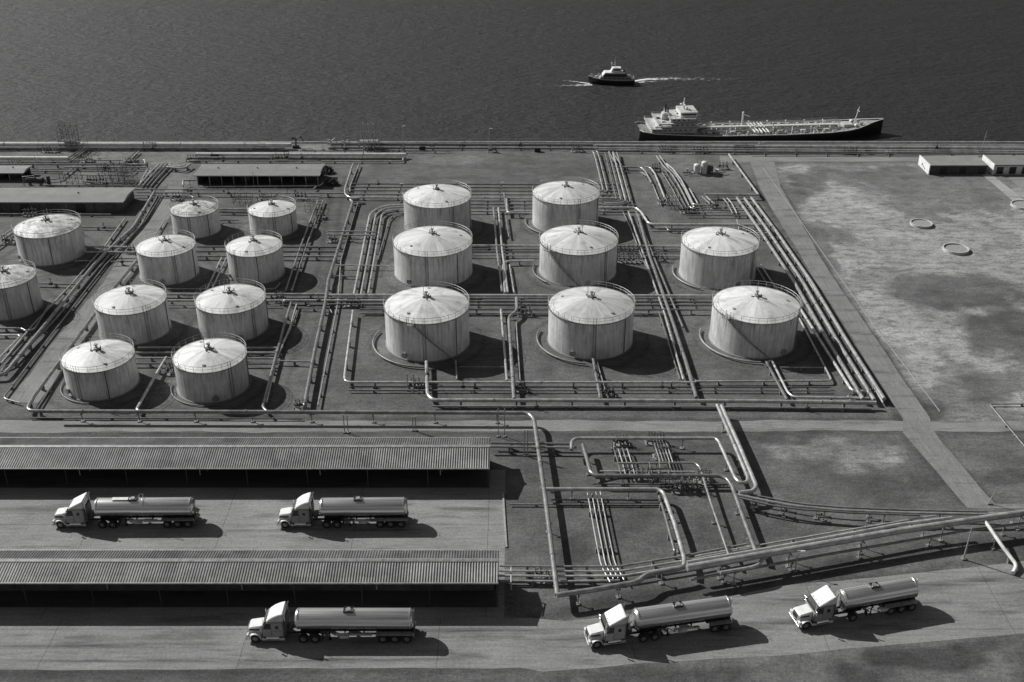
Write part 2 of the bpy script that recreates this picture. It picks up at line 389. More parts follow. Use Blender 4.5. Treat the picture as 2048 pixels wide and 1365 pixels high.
    c = np.ones((nx * ny, 4), np.float32); c[:, :3] = A.ravel()[:, None]; at.data.foreach_set("color", c.ravel())
    m, n, l, p = node_mat("bare_ground")
    a = n.new("ShaderNodeAttribute"); a.attribute_name = "soil"
    ob = coords(n, l, "Object"); f1 = noise(n, l, ob, 2.2, 6, 0.75); f2 = noise(n, l, coords(n, l, "Object", (0.5, 3.5, 1)), 1.2, 4, 0.7)
    v = mul(n, l, a.outputs["Fac"], ramp(n, l, f1, 0.3, 0.7, 0.66, 1.34)); v = mul(n, l, v, ramp(n, l, f2, 0.3, 0.7, 0.84, 1.16))
    f3 = noise(n, l, ob, 5.0, 2, 0.8); v = mul(n, l, v, ramp(n, l, f3, 0.32, 0.68, 0.74, 1.26))
    f4 = noise(n, l, coords(n, l, "Object", (1.0, 1.8, 1)), 0.45, 5, 0.75); v = mul(n, l, v, ramp(n, l, f4, 0.35, 0.65, 0.86, 1.14))
    f5 = noise(n, l, coords(n, l, "Object", (0.7, 1.5, 1)), 0.55, 9, 0.72); v = mul(n, l, v, ramp(n, l, f5, 0.50, 0.62, 1.03, 0.90))
    dry = ramp(n, l, a.outputs["Fac"], 0.12, 0.20, 0.0, 1.0); v = mul(n, l, v, ramp(n, l, mul(n, l, dry, ramp(n, l, f5, 0.50, 0.57, 0.0, 1.0)), 0, 1, 1, 0.70))
    l.new(v, p.inputs["Base Color"]); p.inputs["Roughness"].default_value = 0.95; p.inputs["Specular IOR Level"].default_value = 0.15
    b = n.new("ShaderNodeBump"); b.inputs["Strength"].default_value = 0.6; b.inputs["Distance"].default_value = 0.10
    l.new(f1, b.inputs["Height"]); l.new(b.outputs[0], p.inputs["Normal"])
    me.materials.append(m); o = bpy.data.objects.new("ground", me); COL.objects.link(o); tag(o, kind='structure')
make_ground()

def road_mat(name, v, joints=None, streak=(0.25, 3.0, 1)):
    m, n, l, p = node_mat(name)
    ob = coords(n, l, "Object")
    a = noise(n, l, ob, 0.12, 4, 0.6); b = noise(n, l, ob, 3.0, 5, 0.75); c = noise(n, l, coords(n, l, "Object", streak), 0.8, 5, 0.7)
    val = mul(n, l, ramp(n, l, a, 0.3, 0.7, v * 0.84, v * 1.14), ramp(n, l, b, 0.3, 0.7, 0.76, 1.24)); val = mul(n, l, val, ramp(n, l, c, 0.3, 0.72, 1.14, 0.78))
    st = noise(n, l, coords(n, l, "Object", (0.10, 0.55, 1)), 1.0, 5, 0.65); val = mul(n, l, val, ramp(n, l, st, 0.52, 0.66, 1.0, 0.62))
    if joints:
        sx = n.new("ShaderNodeSeparateXYZ"); l.new(ob, sx.inputs[0])
        for k, (pitch, off, wd) in enumerate(joints):
            wob = ramp(n, l, noise(n, l, ob, 0.35, 3, 0.7), 0, 1, -0.12, 0.12)
            t = mul(n, l, mul(n, l, sx.outputs[k], off, 'ADD'), wob, 'ADD'); t = mul(n, l, mul(n, l, t, 1.0 / pitch), 0, 'FRACT')
            val = mul(n, l, val, ramp(n, l, mul(n, l, t, wd / pitch, 'LESS_THAN'), 0, 1, 1, 0.5))
    l.new(val, p.inputs["Base Color"]); p.inputs["Roughness"].default_value = 0.9; p.inputs["Specular IOR Level"].default_value = 0.2
    return m
M['concrete'] = road_mat("yard_concrete", 0.225, ((16.5, 3.0, 0.07), (6.4, -1.2, 0.07)))
M['concrete2'] = road_mat("approach_road_concrete", 0.21, ((21.0, 8.0, 0.07), (9.5, 3.5, 0.08)))
M['floor_shade'] = road_mat("shed_floor_painted_shade", 0.07)  # dark floor colour standing in for deep shade under the sheds
M['track'] = road_mat("gravel_track", 0.21, None, (0.3, 2.5, 1))
M['track_y'] = road_mat("gravel_road", 0.195, None, (2.5, 0.3, 1))
M['light_path'] = road_mat("pale_concrete_path", 0.30)
def dense(poly, wob, seed, step=0.8):
    """world outline with gentle irregularities along its edges"""
    out = []; r = random.Random(seed)
    for i in range(len(poly)):
        a, b = poly[i], poly[(i + 1) % len(poly)]; L = (b - a).length; k = max(1, int(L / step))
        d = (b - a).normalized(); nn = Vector((-d.y, d.x, 0)); p1, p2, p3 = (r.uniform(0, 6.28) for _ in range(3))
        for j in range(k):
            q = L * j / k; e = math.sin(q / 6.1 + p1) * .5 + math.sin(q / 2.3 + p2) * .35 + math.sin(q / .9 + p3) * .2
            out.append(a + (b - a) * (j / k) + nn * (wob * e * min(1, q / 2, (L - q) / 2) if j else 0))
    return out
def sheet(name, pts, z, mat, wob=0.12, seed=1):
    P = dense([Vector((G(*p).x, G(*p).y, 0)) if len(p) == 2 else Vector((p[0], p[1], 0)) for p in pts], wob, seed)
    mb = MB(); mb.poly([(p.x, p.y, z) for p in P])
    bmesh.ops.triangulate(mb.bm, faces=mb.bm.faces); o = mb.build(name, mat)
    if o.data.polygons[0].normal.z < 0: o.data.flip_normals()
    return tag(o, kind='structure')
# yard between and under the loading sheds (x0..x1 straight world edges)
yx = G(1010, 1040).x; y0, y1 = G(500, 1230).y, G(500, 940).y
YARD = sheet('concrete_yard', [(-260, y0 - 3, 0), (yx, y0 - 3, 0), (yx, y1, 0), (-260, y1, 0)], 0.008, M['concrete'], 0.03, 3)
sheet('approach_road', [(-500, 1240), (1062, 1236), (1130, 1243), (1300, 1226), (1560, 1172), (1800, 1150), (2300, 1095), (2300, 1248), (1860, 1284), (1560, 1312), (1300, 1326), (1085, 1344), (1040, 1336), (-500, 1343)], 0.012, M['concrete2'], 0.12, 5)
sheet('cross_road', [(-500, 841), (1000, 842), (2400, 842), (2400, 862), (1000, 863), (-500, 866)], 0.004, M['track'], 0.32, 7)
sheet('perimeter_road', [(1500, 322), (1548, 322), (1560, 372), (1656, 540), (1860, 836), (1866, 862), (1880, 880), (1990, 1008), (2400, 1003), (2400, 1018), (1935, 1016), (1806, 866), (1806, 838), (1618, 540), (1521, 380)], 0.008, M['track_y'], 0.13, 9)
sheet('quay_road', [(1440, 311), (2400, 311), (2400, 321), (1560, 324), (1440, 326)], 0.012, M['track'], 0.15, 11)
sheet('service_road', [(12, 806), (82, 806), (243, 575), (352, 415), (372, 372), (338, 372), (215, 552)], 0.008, M['track_y'], 0.3, 13)
sheet('pale_path', [(1964, 350), (1984, 350), (2120, 455), (2088, 455)], 0.016, M['light_path'], 0.05, 15)
sheet('hardstanding', [(2010, 352), (2110, 352), (2400, 470), (2160, 470)], 0.012, M['track'], 0.1, 17)

# ------------------------------------------------------------------ sea and quay
def make_sea():
    mb = MB(); mb.poly([(-15000, QUAY_Y - 1.0, SEA_Z), (15000, QUAY_Y - 1.0, SEA_Z), (15000, 15000, SEA_Z), (-15000, 15000, SEA_Z)])
    m, n, l, p = node_mat("sea_water")
    p.inputs["Base Color"].default_value = grey(0.018); p.inputs["Roughness"].default_value = 0.57; p.inputs["IOR"].default_value = 1.33
    p.inputs["Specular IOR Level"].default_value = 0.5
    h = noise(n, l, coords(n, l, "Object", (0.32, 0.85, 1)), 1.0, 5, 0.62); h2 = noise(n, l, coords(n, l, "Object", (0.03, 0.07, 1)), 1.0, 3, 0.6)
    hh = mul(n, l, h, mul(n, l, h2, 1.5), 'ADD')
    b = n.new("ShaderNodeBump"); b.inputs["Strength"].default_value = 1.0; b.inputs["Distance"].default_value = 1.5
    l.new(hh, b.inputs["Height"]); l.new(b.outputs[0], p.inputs["Normal"])
    tag(mb.build('sea', m), kind='structure')
make_sea()
qw = MB().box((0, QUAY_Y + 0.4, (SEA_Z - 2 + 0.25) / 2), (900, 0.8, 2 + 0.25 - SEA_Z)).build('quay_wall', M['quay'])
tag(qw, 'long concrete quay wall between the depot and the water', 'quay')

# ------------------------------------------------------------------ storage tanks
def ang_strip(Rr, a0, a1, z0, z1, w, th):
    pass
def tank(name_label, X, Y, Rr, h, stair=None, ladder=-100, old=False, group='storage tanks', vent_n=5):
    t = empty('storage_tank', (X, Y, 0), 0, name_label, 'storage tank', group)
    N = 96
    def uvmesh(prof, nm, mat, parent, n=N):
        bm = bmesh.new(); uvl = bm.loops.layers.uv.new("UVMap"); rows = []
        for (r, z, v) in prof:
            rows.append([bm.verts.new((max(r, 0.001) * math.cos(2 * math.pi * k / n), max(r, 0.001) * math.sin(2 * math.pi * k / n), z)) for k in range(n)])
        for i in range(len(prof) - 1):
            for k in range(n):
                f = bm.faces.new((rows[i][k], rows[i][(k + 1) % n], rows[i + 1][(k + 1) % n], rows[i + 1][k]))
                for lp, (u, v) in zip(f.loops, ((k / n, prof[i][2]), ((k + 1) / n, prof[i][2]), ((k + 1) / n, prof[i + 1][2]), (k / n, prof[i + 1][2]))): lp[uvl].uv = (u, v)
        me = bpy.data.meshes.new(nm); bm.to_mesh(me); bm.free(); me.materials.append(mat); me.shade_smooth(); me.set_sharp_from_angle(angle=R(40))
        o = bpy.data.objects.new(nm, me); COL.objects.link(o); o.parent = parent; return o
    uvmesh([(Rr, 0.12, 0), (Rr, h * .5, .5), (Rr, h, 1)], 'shell', M['shell'], t)
    rise = 0.215 * Rr
    uvmesh([(Rr + .02 - Rr * k / 10, h + rise * (1 - (1 - k / 10) ** 1.55), 1 - k / 10) for k in range(11)], 'roof', M['roof_old'] if old else M['roof'], t, 112)
    # foundation and rim angle
    b = MB()
    for (r0, r1, z0, z1, nm, mt) in ((Rr - .3, Rr + .22, 0, .13, 'foundation_ring', M['block']), (Rr - .02, Rr + .13, h - .12, h + .05, 'rim_walkway', M['steel'])):
        uvmesh([(r0, z0, 0), (r1, z0, 0), (r1, z1, .5), (r0, z1, 1), (r0, z0, 0)], nm, mt, t, 72)
    n = int(2 * math.pi * Rr / 1.3); b = MB(); rr = Rr + .1
    for k in range(n):
        a = 2 * math.pi * k / n; b.bar((rr * math.cos(a), rr * math.sin(a), h), (rr * math.cos(a), rr * math.sin(a), h + 1.0), .028, 4)
    for z, q in ((1.0, .034), (.55, .024)):
        b.tube([(rr * math.cos(2 * math.pi * k / 48), rr * math.sin(2 * math.pi * k / 48), h + z) for k in range(49)], q, 4, False)
    b.build('railing', M['railing'], t)
    top = h + rise; rz = rnd.uniform(0, 6.28)
    b = MB().bar((0, 0, top - .15), (0, 0, top + .25), .42, 16).bar((0, 0, top + .25), (0, 0, top + .75), .14, 10).bar((0, 0, top + .75), (0, 0, top + .9), .3, 12)
    b.build('vent_hub', M['steel'], t)
    for k in range(vent_n):
        a = rz + k * 6.28 / vent_n + rnd.uniform(-.3, .3); q = rnd.uniform(.55, 1.05); hh = rnd.uniform(.2, .5)
        zq = h + rise * (1 - (q / Rr) ** 1.55)
        MB().bar((q * math.cos(a), q * math.sin(a), zq - .1), (q * math.cos(a), q * math.sin(a), zq + hh), .07, 8).bar((.3 * math.cos(a), .3 * math.sin(a), top), (q * math.cos(a), q * math.sin(a), zq + .12), .06, 5).build('roof_nozzle', M['dark_steel'], t)
    a = rz + 1.2
    MB().bar((.7 * math.cos(a), .7 * math.sin(a), top - .3), (.7 * math.cos(a), .7 * math.sin(a), top + 2.0), .045, 5).build('vent_mast', M['railing'], t)
    for k in range(2):
        a = rz + 2.6 * k + .5; q = Rr * .72; zq = h + rise * (1 - (.72) ** 1.55)
        MB().bar((q * math.cos(a), q * math.sin(a), zq - .15), (q * math.cos(a), q * math.sin(a), zq + .12), .26, 14).build('roof_hatch', M['railing'], t)
    # ladder / drain pipe down the wall
    a = R(ladder); rr = Rr + .12; L = MB()
    e = Vector((math.cos(a), math.sin(a), 0)); s = Vector((-math.sin(a), math.cos(a), 0))
    for q in (-.22, .22): L.bar(e * rr + s * q + Vector((0, 0, .2)), e * rr + s * q + Vector((0, 0, h + 1.1)), .035, 5)
    for k in range(int(h / .4)): L.bar(e * rr - s * .22 + Vector((0, 0, .3 + k * .4)), e * rr + s * .22 + Vector((0, 0, .3 + k * .4)), .02, 4)
    L.build('ladder', M['dark_steel'], t)
    a = R(ladder + 46); e = Vector((math.cos(a), math.sin(a), 0))
    MB().bar(e * (Rr + .1) + Vector((0, 0, .15)), e * (Rr + .1) + Vector((0, 0, h)), .06, 6).build('drain_pipe', M['dark_steel'], t)
    a = R(ladder - 28); e = Vector((math.cos(a), math.sin(a), 0))
    MB().bar(e * (Rr - .05) + Vector((0, 0, .9)), e * (Rr + .3) + Vector((0, 0, .9)), .38, 16).bar(e * (Rr + .3) + Vector((0, 0, .9)), e * (Rr + .38) + Vector((0, 0, .9)), .46, 16).build('manhole', M['steel'], t)
    if stair:
        a0, a1 = R(stair[0]), R(stair[1]); K = 34; st = MB(); hr = MB()
        for side, rr in ((0, Rr + .10), (1, Rr + .75)):
            st.tube([(rr * math.cos(a0 + (a1 - a0) * k / K), rr * math.sin(a0 + (a1 - a0) * k / K), h - (h - .2) * k / K) for k in range(K + 1)], .05, 4)
        for k in range(K + 1):
            a = a0 + (a1 - a0) * k / K; st.box(((Rr + .47) * math.cos(a), (Rr + .47) * math.sin(a), h - (h - .2) * k / K), (.62, .16, .03), a)
            if k % 4 == 0: hr.bar(((Rr + .85) * math.cos(a), (Rr + .85) * math.sin(a), h - (h - .2) * k / K), ((Rr + .85) * math.cos(a), (Rr + .85) * math.sin(a), h + 1 - (h - .2) * k / K), .03, 4)
        hr.tube([((Rr + .85) * math.cos(a0 + (a1 - a0) * k / K), (Rr + .85) * math.sin(a0 + (a1 - a0) * k / K), h + 1 - (h - .2) * k / K) for k in range(K + 1)], .035, 4)
        st.build('stair', M['steel'], t); hr.build('handrail', M['railing'], t)
        a = a0 - .06; st = MB().box(((Rr + .5) * math.cos(a), (Rr + .5) * math.sin(a), h), (1.0, 1.0, .06), a)
        for q in (-.45, .45):
            for w in (.1, .95): st.bar(((Rr + w) * math.cos(a) - q * math.sin(a), (Rr + w) * math.sin(a) + q * math.cos(a), h), ((Rr + w) * math.cos(a) - q * math.sin(a), (Rr + w) * math.sin(a) + q * math.cos(a), h + 1.1), .035, 4)
        st.build('stair_landing', M['steel'], t)
    return t
gb, gs = 'large tanks right of the middle pipes', 'smaller tanks of the left-hand cluster'
TK = dict(
 T1=tank('large domed tank in the back row beside the open gravel square', -15.0, 207.8, 6.74, 6.55, None, -60, group=gb),
 T2=tank('large domed back-row tank beside the bundle of pipes running down from the quay', 10.9, 209.9, 6.72, 6.45, None, -70, group=gb),
 T3=tank('large domed tank in the middle row inside the loop of three bent pipes', -14.5, 185.6, 7.15, 6.2, None, -95, group=gb),
 T4=tank('large domed tank with a stair down its left flank, centre of the middle row', 12.2, 186.2, 7.1, 6.2, (-137, -90), -50, group=gb),
 T5=tank('large domed tank in the middle row beside the tall pipe stack of the valve yard', 37.8, 184.8, 6.9, 6.5, None, -40, group=gb),
 T6=tank('large front-row tank with a stair across its face and a curved pipe round its foot', -13.7, 158.2, 6.75, 6.75, (-103, -54), -90, group=gb),
 T7=tank('large front-row tank with a single ladder straight down the middle of its face', 12.8, 159.0, 6.88, 6.35, None, -89, group=gb),
 T8=tank('large front-row tank with a long stair, nearest the perimeter road', 39.4, 159.3, 6.92, 6.3, (-136, -78), -30, group=gb),
 L1=tank('small tank with half its roof stained, in the back row between warehouse and crossing pipes', -63.4, 205.9, 4.62, 4.6, None, -90, True, gs),
 L2=tank('small pale tank in the back row in front of the open-sided warehouse', -48.0, 206.3, 4.70, 4.4, None, -75, False, gs),
 L3=tank('small tank in the second row beside the service road', -63.1, 184.8, 5.2, 5.6, None, -60, False, gs),
 L4=tank('small tank in the second row, nearer the thick middle pipe', -47.0, 184.8, 5.0, 5.6, None, -120, False, gs),
 L5=tank('pale tank in the third row with dark streaks on its wall, beside the service road', -62.7, 162.5, 5.68, 5.6, None, -50, False, gs),
 L6=tank('pale tank in the third row joined to the crossing pipes', -46.5, 163.4, 5.64, 5.3, None, -40, False, gs),
 L7=tank('pale bright-roofed tank in the front corner with a dark ladder down its wall', -62.3, 144.8, 5.2, 4.85, None, -108, False, gs),
 L8=tank('pale bright-roofed tank in the front row next to the thick middle pipe', -45.3, 144.3, 5.33, 5.2, None, -45, False, gs),
 L9=tank('wide tank with blotched roof in front of the long low warehouse', -88.1, 194.1, 6.0, 5.65, None, -115, True, gs),
 L10=tank('blotched-roof tank cut by the edge of the picture with dark streaks on its wall', -86.6, 170.6, 5.0, 6.0, None, -70, True, gs))

# ------------------------------------------------------------------ pipelines
ORD = ['first', 'second', 'third', 'fourth', 'fifth', 'sixth', 'seventh']
_cache = {}
def support_mesh(z, d, tall):
    key = ('s', round(z, 2), round(d, 2), tall)
    if key not in _cache:
        b = MB()
        if tall:                                     # steel T frame on a concrete foot
            b.box((0, 0, .08), (.5, .5, .16)); b.bar((0, 0, .1), (0, 0, z - d / 2 - .05), .07, 6); b.box((0, 0, z - d / 2 - .05), (.14, d + .35, .1))
            b.bar((0, -.0, z * .55), (0, d / 2 + .1, z - d / 2 - .08), .035, 4)
        else:
            b.box((0, 0, (z - d / 2) / 2 - .02), (.28, max(.45, d * .9), max(.06, z - d / 2 + .02)), 0, .02); b.box((0, 0, z - d / 2 + .02), (.12, d + .12, .08))
        o = b.build('support', M['block'] if not tall else M['steel']); _cache[key] = o.data; bpy.data.objects.remove(o)
    return _cache[key]
def flange_mesh(d):
    key = ('f', round(d, 2))
    if key not in _cache:
        b = MB().bar((-.06, 0, 0), (.06, 0, 0), d / 2 + .07, 12); o = b.build('flange', M['steel'], smooth=R(40)); _cache[key] = o.data; bpy.data.objects.remove(o)
    return _cache[key]
def valve_mesh(d):
    key = ('v', round(d, 2))
    if key not in _cache:
        b = MB().ball((0, 0, 0), d / 2 + .12, (1.2, 1, 1)).bar((0, 0, 0), (0, 0, d / 2 + .75), .06, 6).bar((-.28, 0, 0), (-.2, 0, 0), d / 2 + .1, 12).bar((.2, 0, 0), (.28, 0, 0), d / 2 + .1, 12)
        b.tube([(.26 * math.cos(k * math.pi / 6), .26 * math.sin(k * math.pi / 6), d / 2 + .75) for k in range(13)], .03, 4).bar((-.26, 0, d / 2 + .75), (.26, 0, d / 2 + .75), .02, 4)
        o = b.build('valve', M['dark_steel'], smooth=R(40)); _cache[key] = o.data; bpy.data.objects.remove(o)
    return _cache[key]
def inst(name, me, parent, loc, rz=0.0):
    o = bpy.data.objects.new(name, me); COL.objects.link(o); o.parent = parent; o.location = loc; o.rotation_euler = (0, 0, rz); return o
def run(label, pts, d=.35, z=.6, n=1, gap=.8, ref='', group=None, mat='pipe', sup=7.5, down=(0, 0), rad=None, valves=0, world=False, cat='pipe', skip_sup=False):
    P = [Vector(p) for p in pts] if world else [G(p[0], p[1], p[2] if len(p) > 2 else z) for p in pts]
    made = []
    for k in range(n):
        Q = offset_path(P, (k - (n - 1) / 2) * gap) if n > 1 else [p.copy() for p in P]
        if n > 1:                                    # ends of a row are staggered a little
            for e, o in ((0, 1), (-1, -2)):
                u = (Q[e] - Q[o]).normalized(); Q[e] = Q[e] + u * rnd.uniform(-.35, .35)
        if down[0]: Q.insert(0, Vector((Q[0].x, Q[0].y, .05)))
        if down[1]: Q.append(Vector((Q[-1].x, Q[-1].y, .05)))
        lab = label if n == 1 else f"{ORD[k]} {ref} of {['','','two','three','four','five','six','seven'][n]} pipes {label}"
        base = Vector((Q[len(Q) // 2].x, Q[len(Q) // 2].y, 0))
        root = empty('pipeline', base, 0, lab, cat, group)
        pth = smooth_path([q - base for q in Q], rad or max(.8, d * 2.4))
        MB().tube(pth, d / 2, 10 if d > .3 else 8).build('pipe', M[mat], root, smooth=R(50))
        for i in range(len(Q) - 1):
            a, b = Q[i], Q[i + 1]; L = (b - a).length; hz = Vector((b.x - a.x, b.y - a.y, 0))
            if hz.length < .5: continue
            rz = math.atan2(hz.y, hz.x)
            if not skip_sup:
                m = max(1, int(round(L / sup))) if L > 2.5 else 0
                for j in range(m):
                    q = a + (b - a) * ((j + .5) / m)
                    if q.z > .25: inst('support', support_mesh(q.z, d, q.z >= 1.05), root, (q.x - base.x, q.y - base.y, 0), rz)
            m = int(L / 13)
            for j in range(m):
                q = a + (b - a) * min(.95, max(.05, (j + rnd.uniform(.2, .8)) / m)) - base; inst('flange', flange_mesh(d), root, q, rz)
            if valves and L > 4:
                q = a + (b - a) * rnd.uniform(.25, .75) - base; inst('valve', valve_mesh(d), root, q, rz); valves -= 1
        made.append(root)
    return made

# --- along the quay
run('fat pale pipe along the water edge, ending beside the dark winch', [(-60, 289), (583, 290)], 1.0, 1.1, mat='offwhite', sup=9)
run('thin pipe at the very lip of the quay behind the fat pale one', [(-60, 284), (430, 285)], .3, .9)
run('medium pipe in front of the fat pale one at the water edge', [(-60, 296), (570, 296.5)], .5, .7, valves=2)
run('quay pipe behind the open gravel square', [(655, 287.5), (1186, 289.5)], .5, 1.0, valves=2)
run('on the quay behind the gravel square', [(660, 293), (1190, 294.5)], .3, .6, 2, 1.6, 'from the water', 'quay pipes', valves=1)
run('long quay pipe passing in front of the moored tanker', [(1190, 291), (2120, 297)], .55, 1.2, valves=3)
run('on the quay before the moored tanker', [(1192, 297), (2120, 303)], .36, .7, 3, 1.5, 'from the water', 'quay pipes', valves=1)
run('quay pipe nearest the flat-roofed buildings', [(1500, 307.5), (2120, 309)], .3, .6, mat='pipe_dark')
run('fat pale pipe behind the open-sided warehouse', [(392, 309.5), (812, 310)], .9, .9, mat='offwhite')
run('pipe bracketed just below the fat pale one behind the open-sided warehouse', [(395, 315.5), (812, 316)], .45, .6, down=(0, 1), valves=1)
run('thin pipe close to the back of the open-sided warehouse roof', [(380, 322), (636, 322)], .35, .5, valves=2)
run('short pipe continuing past the corner of the open-sided warehouse', [(642, 323), (806, 323), (806, 317)], .35, .5)
run('fat pale pipe ending beside the first sloping service bridge', [(-60, 317), (137, 317.5)], 1.0, 1.0, mat='offwhite')
run('beside the fat pale pipe end', [(170, 297), (138, 321)], .3, .7, 3, .8, 'from the sea side', 'sloping pipes')
run('thin pipe under the fat pale one at the picture edge', [(-60, 323.5), (137, 324), (146, 321), (245, 321)], .3, .6)
run('pipe over the roof of the little open shelter', [(-60, 329), (290, 329.5)], .4, .9, sup=6)
run('pipe behind the tangle of vessels and frames', [(128, 335), (292, 335)], .35, .8, valves=2)
run('small bore line bending past the vessel skid', [(60, 362), (120, 358), (150, 333)], .3, .6)
run('sloping past the long warehouse end', [(331, 328), (309, 350), (290, 372)], .38, .7, 4, .95, 'from the sea side', 'sloping pipes')
run('sloping beside the thin-post frames', [(300, 336), (284, 366)], .28, .5, 2, .8, 'from the sea side', 'sloping pipes')
run('bridging from sloping row to open-sided warehouse', [(333, 333), (366, 336), (376, 329)], .5, .9, 2, 1.0, 'from the quay')
run('small loop at the corner of the middle gravel slab', [(262, 320), (290, 320), (290, 334), (262, 334)], .22, .5)
run('sloping off the second gravel slab', [(274, 304), (250, 327)], .3, .5, 2, .8, 'from the sea side', 'sloping pipes')
run('thin line across the roof side of the long low warehouse', [(-60, 374.5), (262, 373)], .22, .5)
run('bright thin pipe along the foot of the open-sided warehouse', [(400, 374), (640, 372), (646, 366)], .3, .5)
run('pipe ending in an upturned elbow in front of the open-sided warehouse', [(268, 379), (626, 379.5), (632, 374)], .3, .6)
run('long pipe reaching the frame corner left of the gravel square', [(300, 386), (688, 387)], .36, .8, valves=2)
run('short pipe between warehouse end and small stained tank', [(268, 391.5), (383, 392), (387, 396)], .3, .5)
run('behind the small pale back-row tank', [(520, 392), (640, 392.5)], .3, .5, 3, 1.7, 'from the warehouse', 'short pipes behind the back tank', valves=1)
run('portal pipe on two legs at the open-sided warehouse corner', [(366, 372), (366, 361), (392, 361)], .4, 1.6)
run('between the two small back-row tanks', [(434, 421.5), (500, 422)], .45, .6, 2, 1.3, 'from the warehouse')
run('small hooked pipe between the two small back-row tanks', [(436, 448), (438, 441), (478, 441)], .25, .5)
# --- left-hand diagonal bundle beside the service road
run('thin pipe furthest from the road in the slanting bundle beside the service road', [(250, 437), (212, 490), (182, 524), (147, 565), (68, 648), (3, 727)], .32, .5)
run('thick pipe of the slanting bundle, curling back at its foot beside the service road', [(309, 384), (267, 455), (225, 493), (188, 530), (16, 741), (6, 750), (-20, 751)], .6, .9, sup=6)
run('middle thin pipe in the slanting bundle beside the service road', [(305, 392), (271, 458), (229, 498), (110, 640), (22, 730), (6, 736), (4, 744)], .34, .55, valves=2)
run('thin pipe nearest the service road, ending in a short crosspiece', [(324, 388), (292, 440), (236, 505), (211, 530), (70, 712), (6, 797), (40, 806)], .24, .4)
run('slender pipe in the shadow side of the slanting bundle', [(316, 390), (282, 450), (232, 505)], .26, .5)
run('bridging the slanting left-hand bundle', [(165, 499), (274, 500)], .36, 1.0, 2, 2.6, 'from the quay')
run('stub pipe with a valve next to the second-row tank', [(222, 524), (266, 523)], .3, .7, valves=1)
run('pipe behind the blotched wide tank wall', [(160, 455), (232, 456)], .3, .5, valves=1)
run('at the edge above the cut blotched tank', [(-20, 497), (32, 461)], .34, .5, 3, 1.1, 'from the warehouse')
run('short pipe between the blotched tanks and the bundle', [(74, 567), (150, 569)], .36, .6, valves=1)
run('zigzag pipe at the foot of the cut blotched tank', [(-20, 657), (44, 657), (52, 663), (68, 660), (98, 612)], .38, .6)
run('bent pipe leaving the picture edge below the cut blotched tank', [(-20, 671), (43, 671), (-14, 730)], .32, .5)
# --- frame round the small tank cluster
run('thick slanting pipe between service road and the pale tanks', [(274, 521), (229, 575), (185, 634), (68, 793), (52, 822), (110, 823)], .55, .9, sup=6)
run('thin companion inside the thick slanting pipe', [(231, 590), (120, 745), (74, 819)], .25, .45)
run('long thick pipe along the cross road with an elbow beside the loading shed', [(105, 823), (560, 824.5), (1056, 826.5), (1068, 838), (1091, 1000), (1115, 1190)], .60, 1.7, sup=9, rad=1.5)
run('thin dark pipe low on the ground beneath the long thick one', [(60, 836), (604, 838)], .22, .3, mat='pipe_dark')
run('behind the two bright-roofed front tanks', [(268, 711), (430, 711.5), (560, 712)], .34, .6, 4, 1.75, 'from the quay', 'cross pipes')
run('slanting pipe between the two bright-roofed front tanks', [(333, 715), (303, 765), (273, 820), (282, 824)], .45, .8)
run('slanting pipe between front tanks and thick middle pipe, joining the long thick pipe', [(583, 604), (566, 660), (525, 815), (536, 825)], .45, .8)
run('thinner slanting pipe that kinks beside the bright-roofed tank', [(594, 607), (580, 655), (551, 724), (533, 806)], .30, .6)
run('hooked pipe turning beside the right-hand pale third-row tank', [(594, 622), (578, 665), (550, 705), (492, 705)], .26, .5)
run('short link from the front tank pipes to the thick middle pipe', [(552, 722), (626, 724)], .28, .7)
run('slanting behind the second-row small tanks', [(641, 402), (610, 485), (578, 580)], .34, .6, 2, 1.1, 'from the tanks', valves=1)
run('between the second-row small tanks', [(449, 514), (418, 580)], .28, .5, 2, .9, 'from the service road')
run('crossing behind the second-row small tanks', [(385, 503), (520, 503.5), (676, 504)], .42, .7, 3, 2.2, 'from the quay', 'cross pipes')
run('thick ones behind the pale third-row tanks', [(300, 595), (500, 595.5), (655, 596)], .5, .65, 2, 2.6, 'from the quay', None)
run('pipe hugging the shadow behind the two pale third-row tanks', [(330, 578), (552, 578), (560, 566)], .26, .5)
run('low pipe in front of the crossing pair by the pale third-row tanks', [(330, 611), (560, 612)], .25, .4)
run('bright pipe from the valve tee to the thick middle pipe', [(566, 601), (768, 601.5)], .34, 1.1, down=(1, 0), valves=1)
run('thin pipe right of the small tanks with a downturned end', [(596, 617), (660, 618), (664, 626)], .22, .5)
# --- middle thick pipe and its neighbours
run('thick middle pipe slanting down between the two tank clusters', [(719, 398), (698, 399), (706, 404), (657, 560), (651, 605), (630, 700), (609, 812)], .62, 1.0, sup=6, rad=1.0, down=(0, 1))
run('thin pipe in the shadow of the thick middle pipe', [(716, 404), (682, 520), (676, 605), (636, 812)], .26, .5)
run('arched pipe at the corner of the gravel square', [(706, 329), (690, 378), (690, 389), (700, 396), (720, 397)], .45, .9, rad=1.5)
run('slender pipe down the edge of the gravel square', [(718, 329), (700, 374), (700, 384)], .28, .6)
run('behind the two large back-row tanks', [(698, 381.5), (900, 382), (1236, 383)], .36, .6, 5, 2.1, 'from the gravel square', 'gravel square pipes', valves=1)
run('in the three-pipe corner loop', [(812, 415), (772, 416), (752, 428), (722, 590)], .42, .7, 3, 1.25, 'from the tanks', 'looped pipes', rad=2.2)
run('slim pipe inside the three-pipe loop', [(806, 427), (790, 428), (778, 440), (756, 520)], .24, .4)
run('crossing the middle pipe by valves', [(657, 466), (750, 468)], .32, 1.3, 2, 1.8, 'from the quay')
run('thin cross line between thick middle pipe and loop', [(672, 531), (780, 532)], .24, .8)
run('dark thin cross line below the valve stand', [(664, 552), (716, 553)], .24, .5)
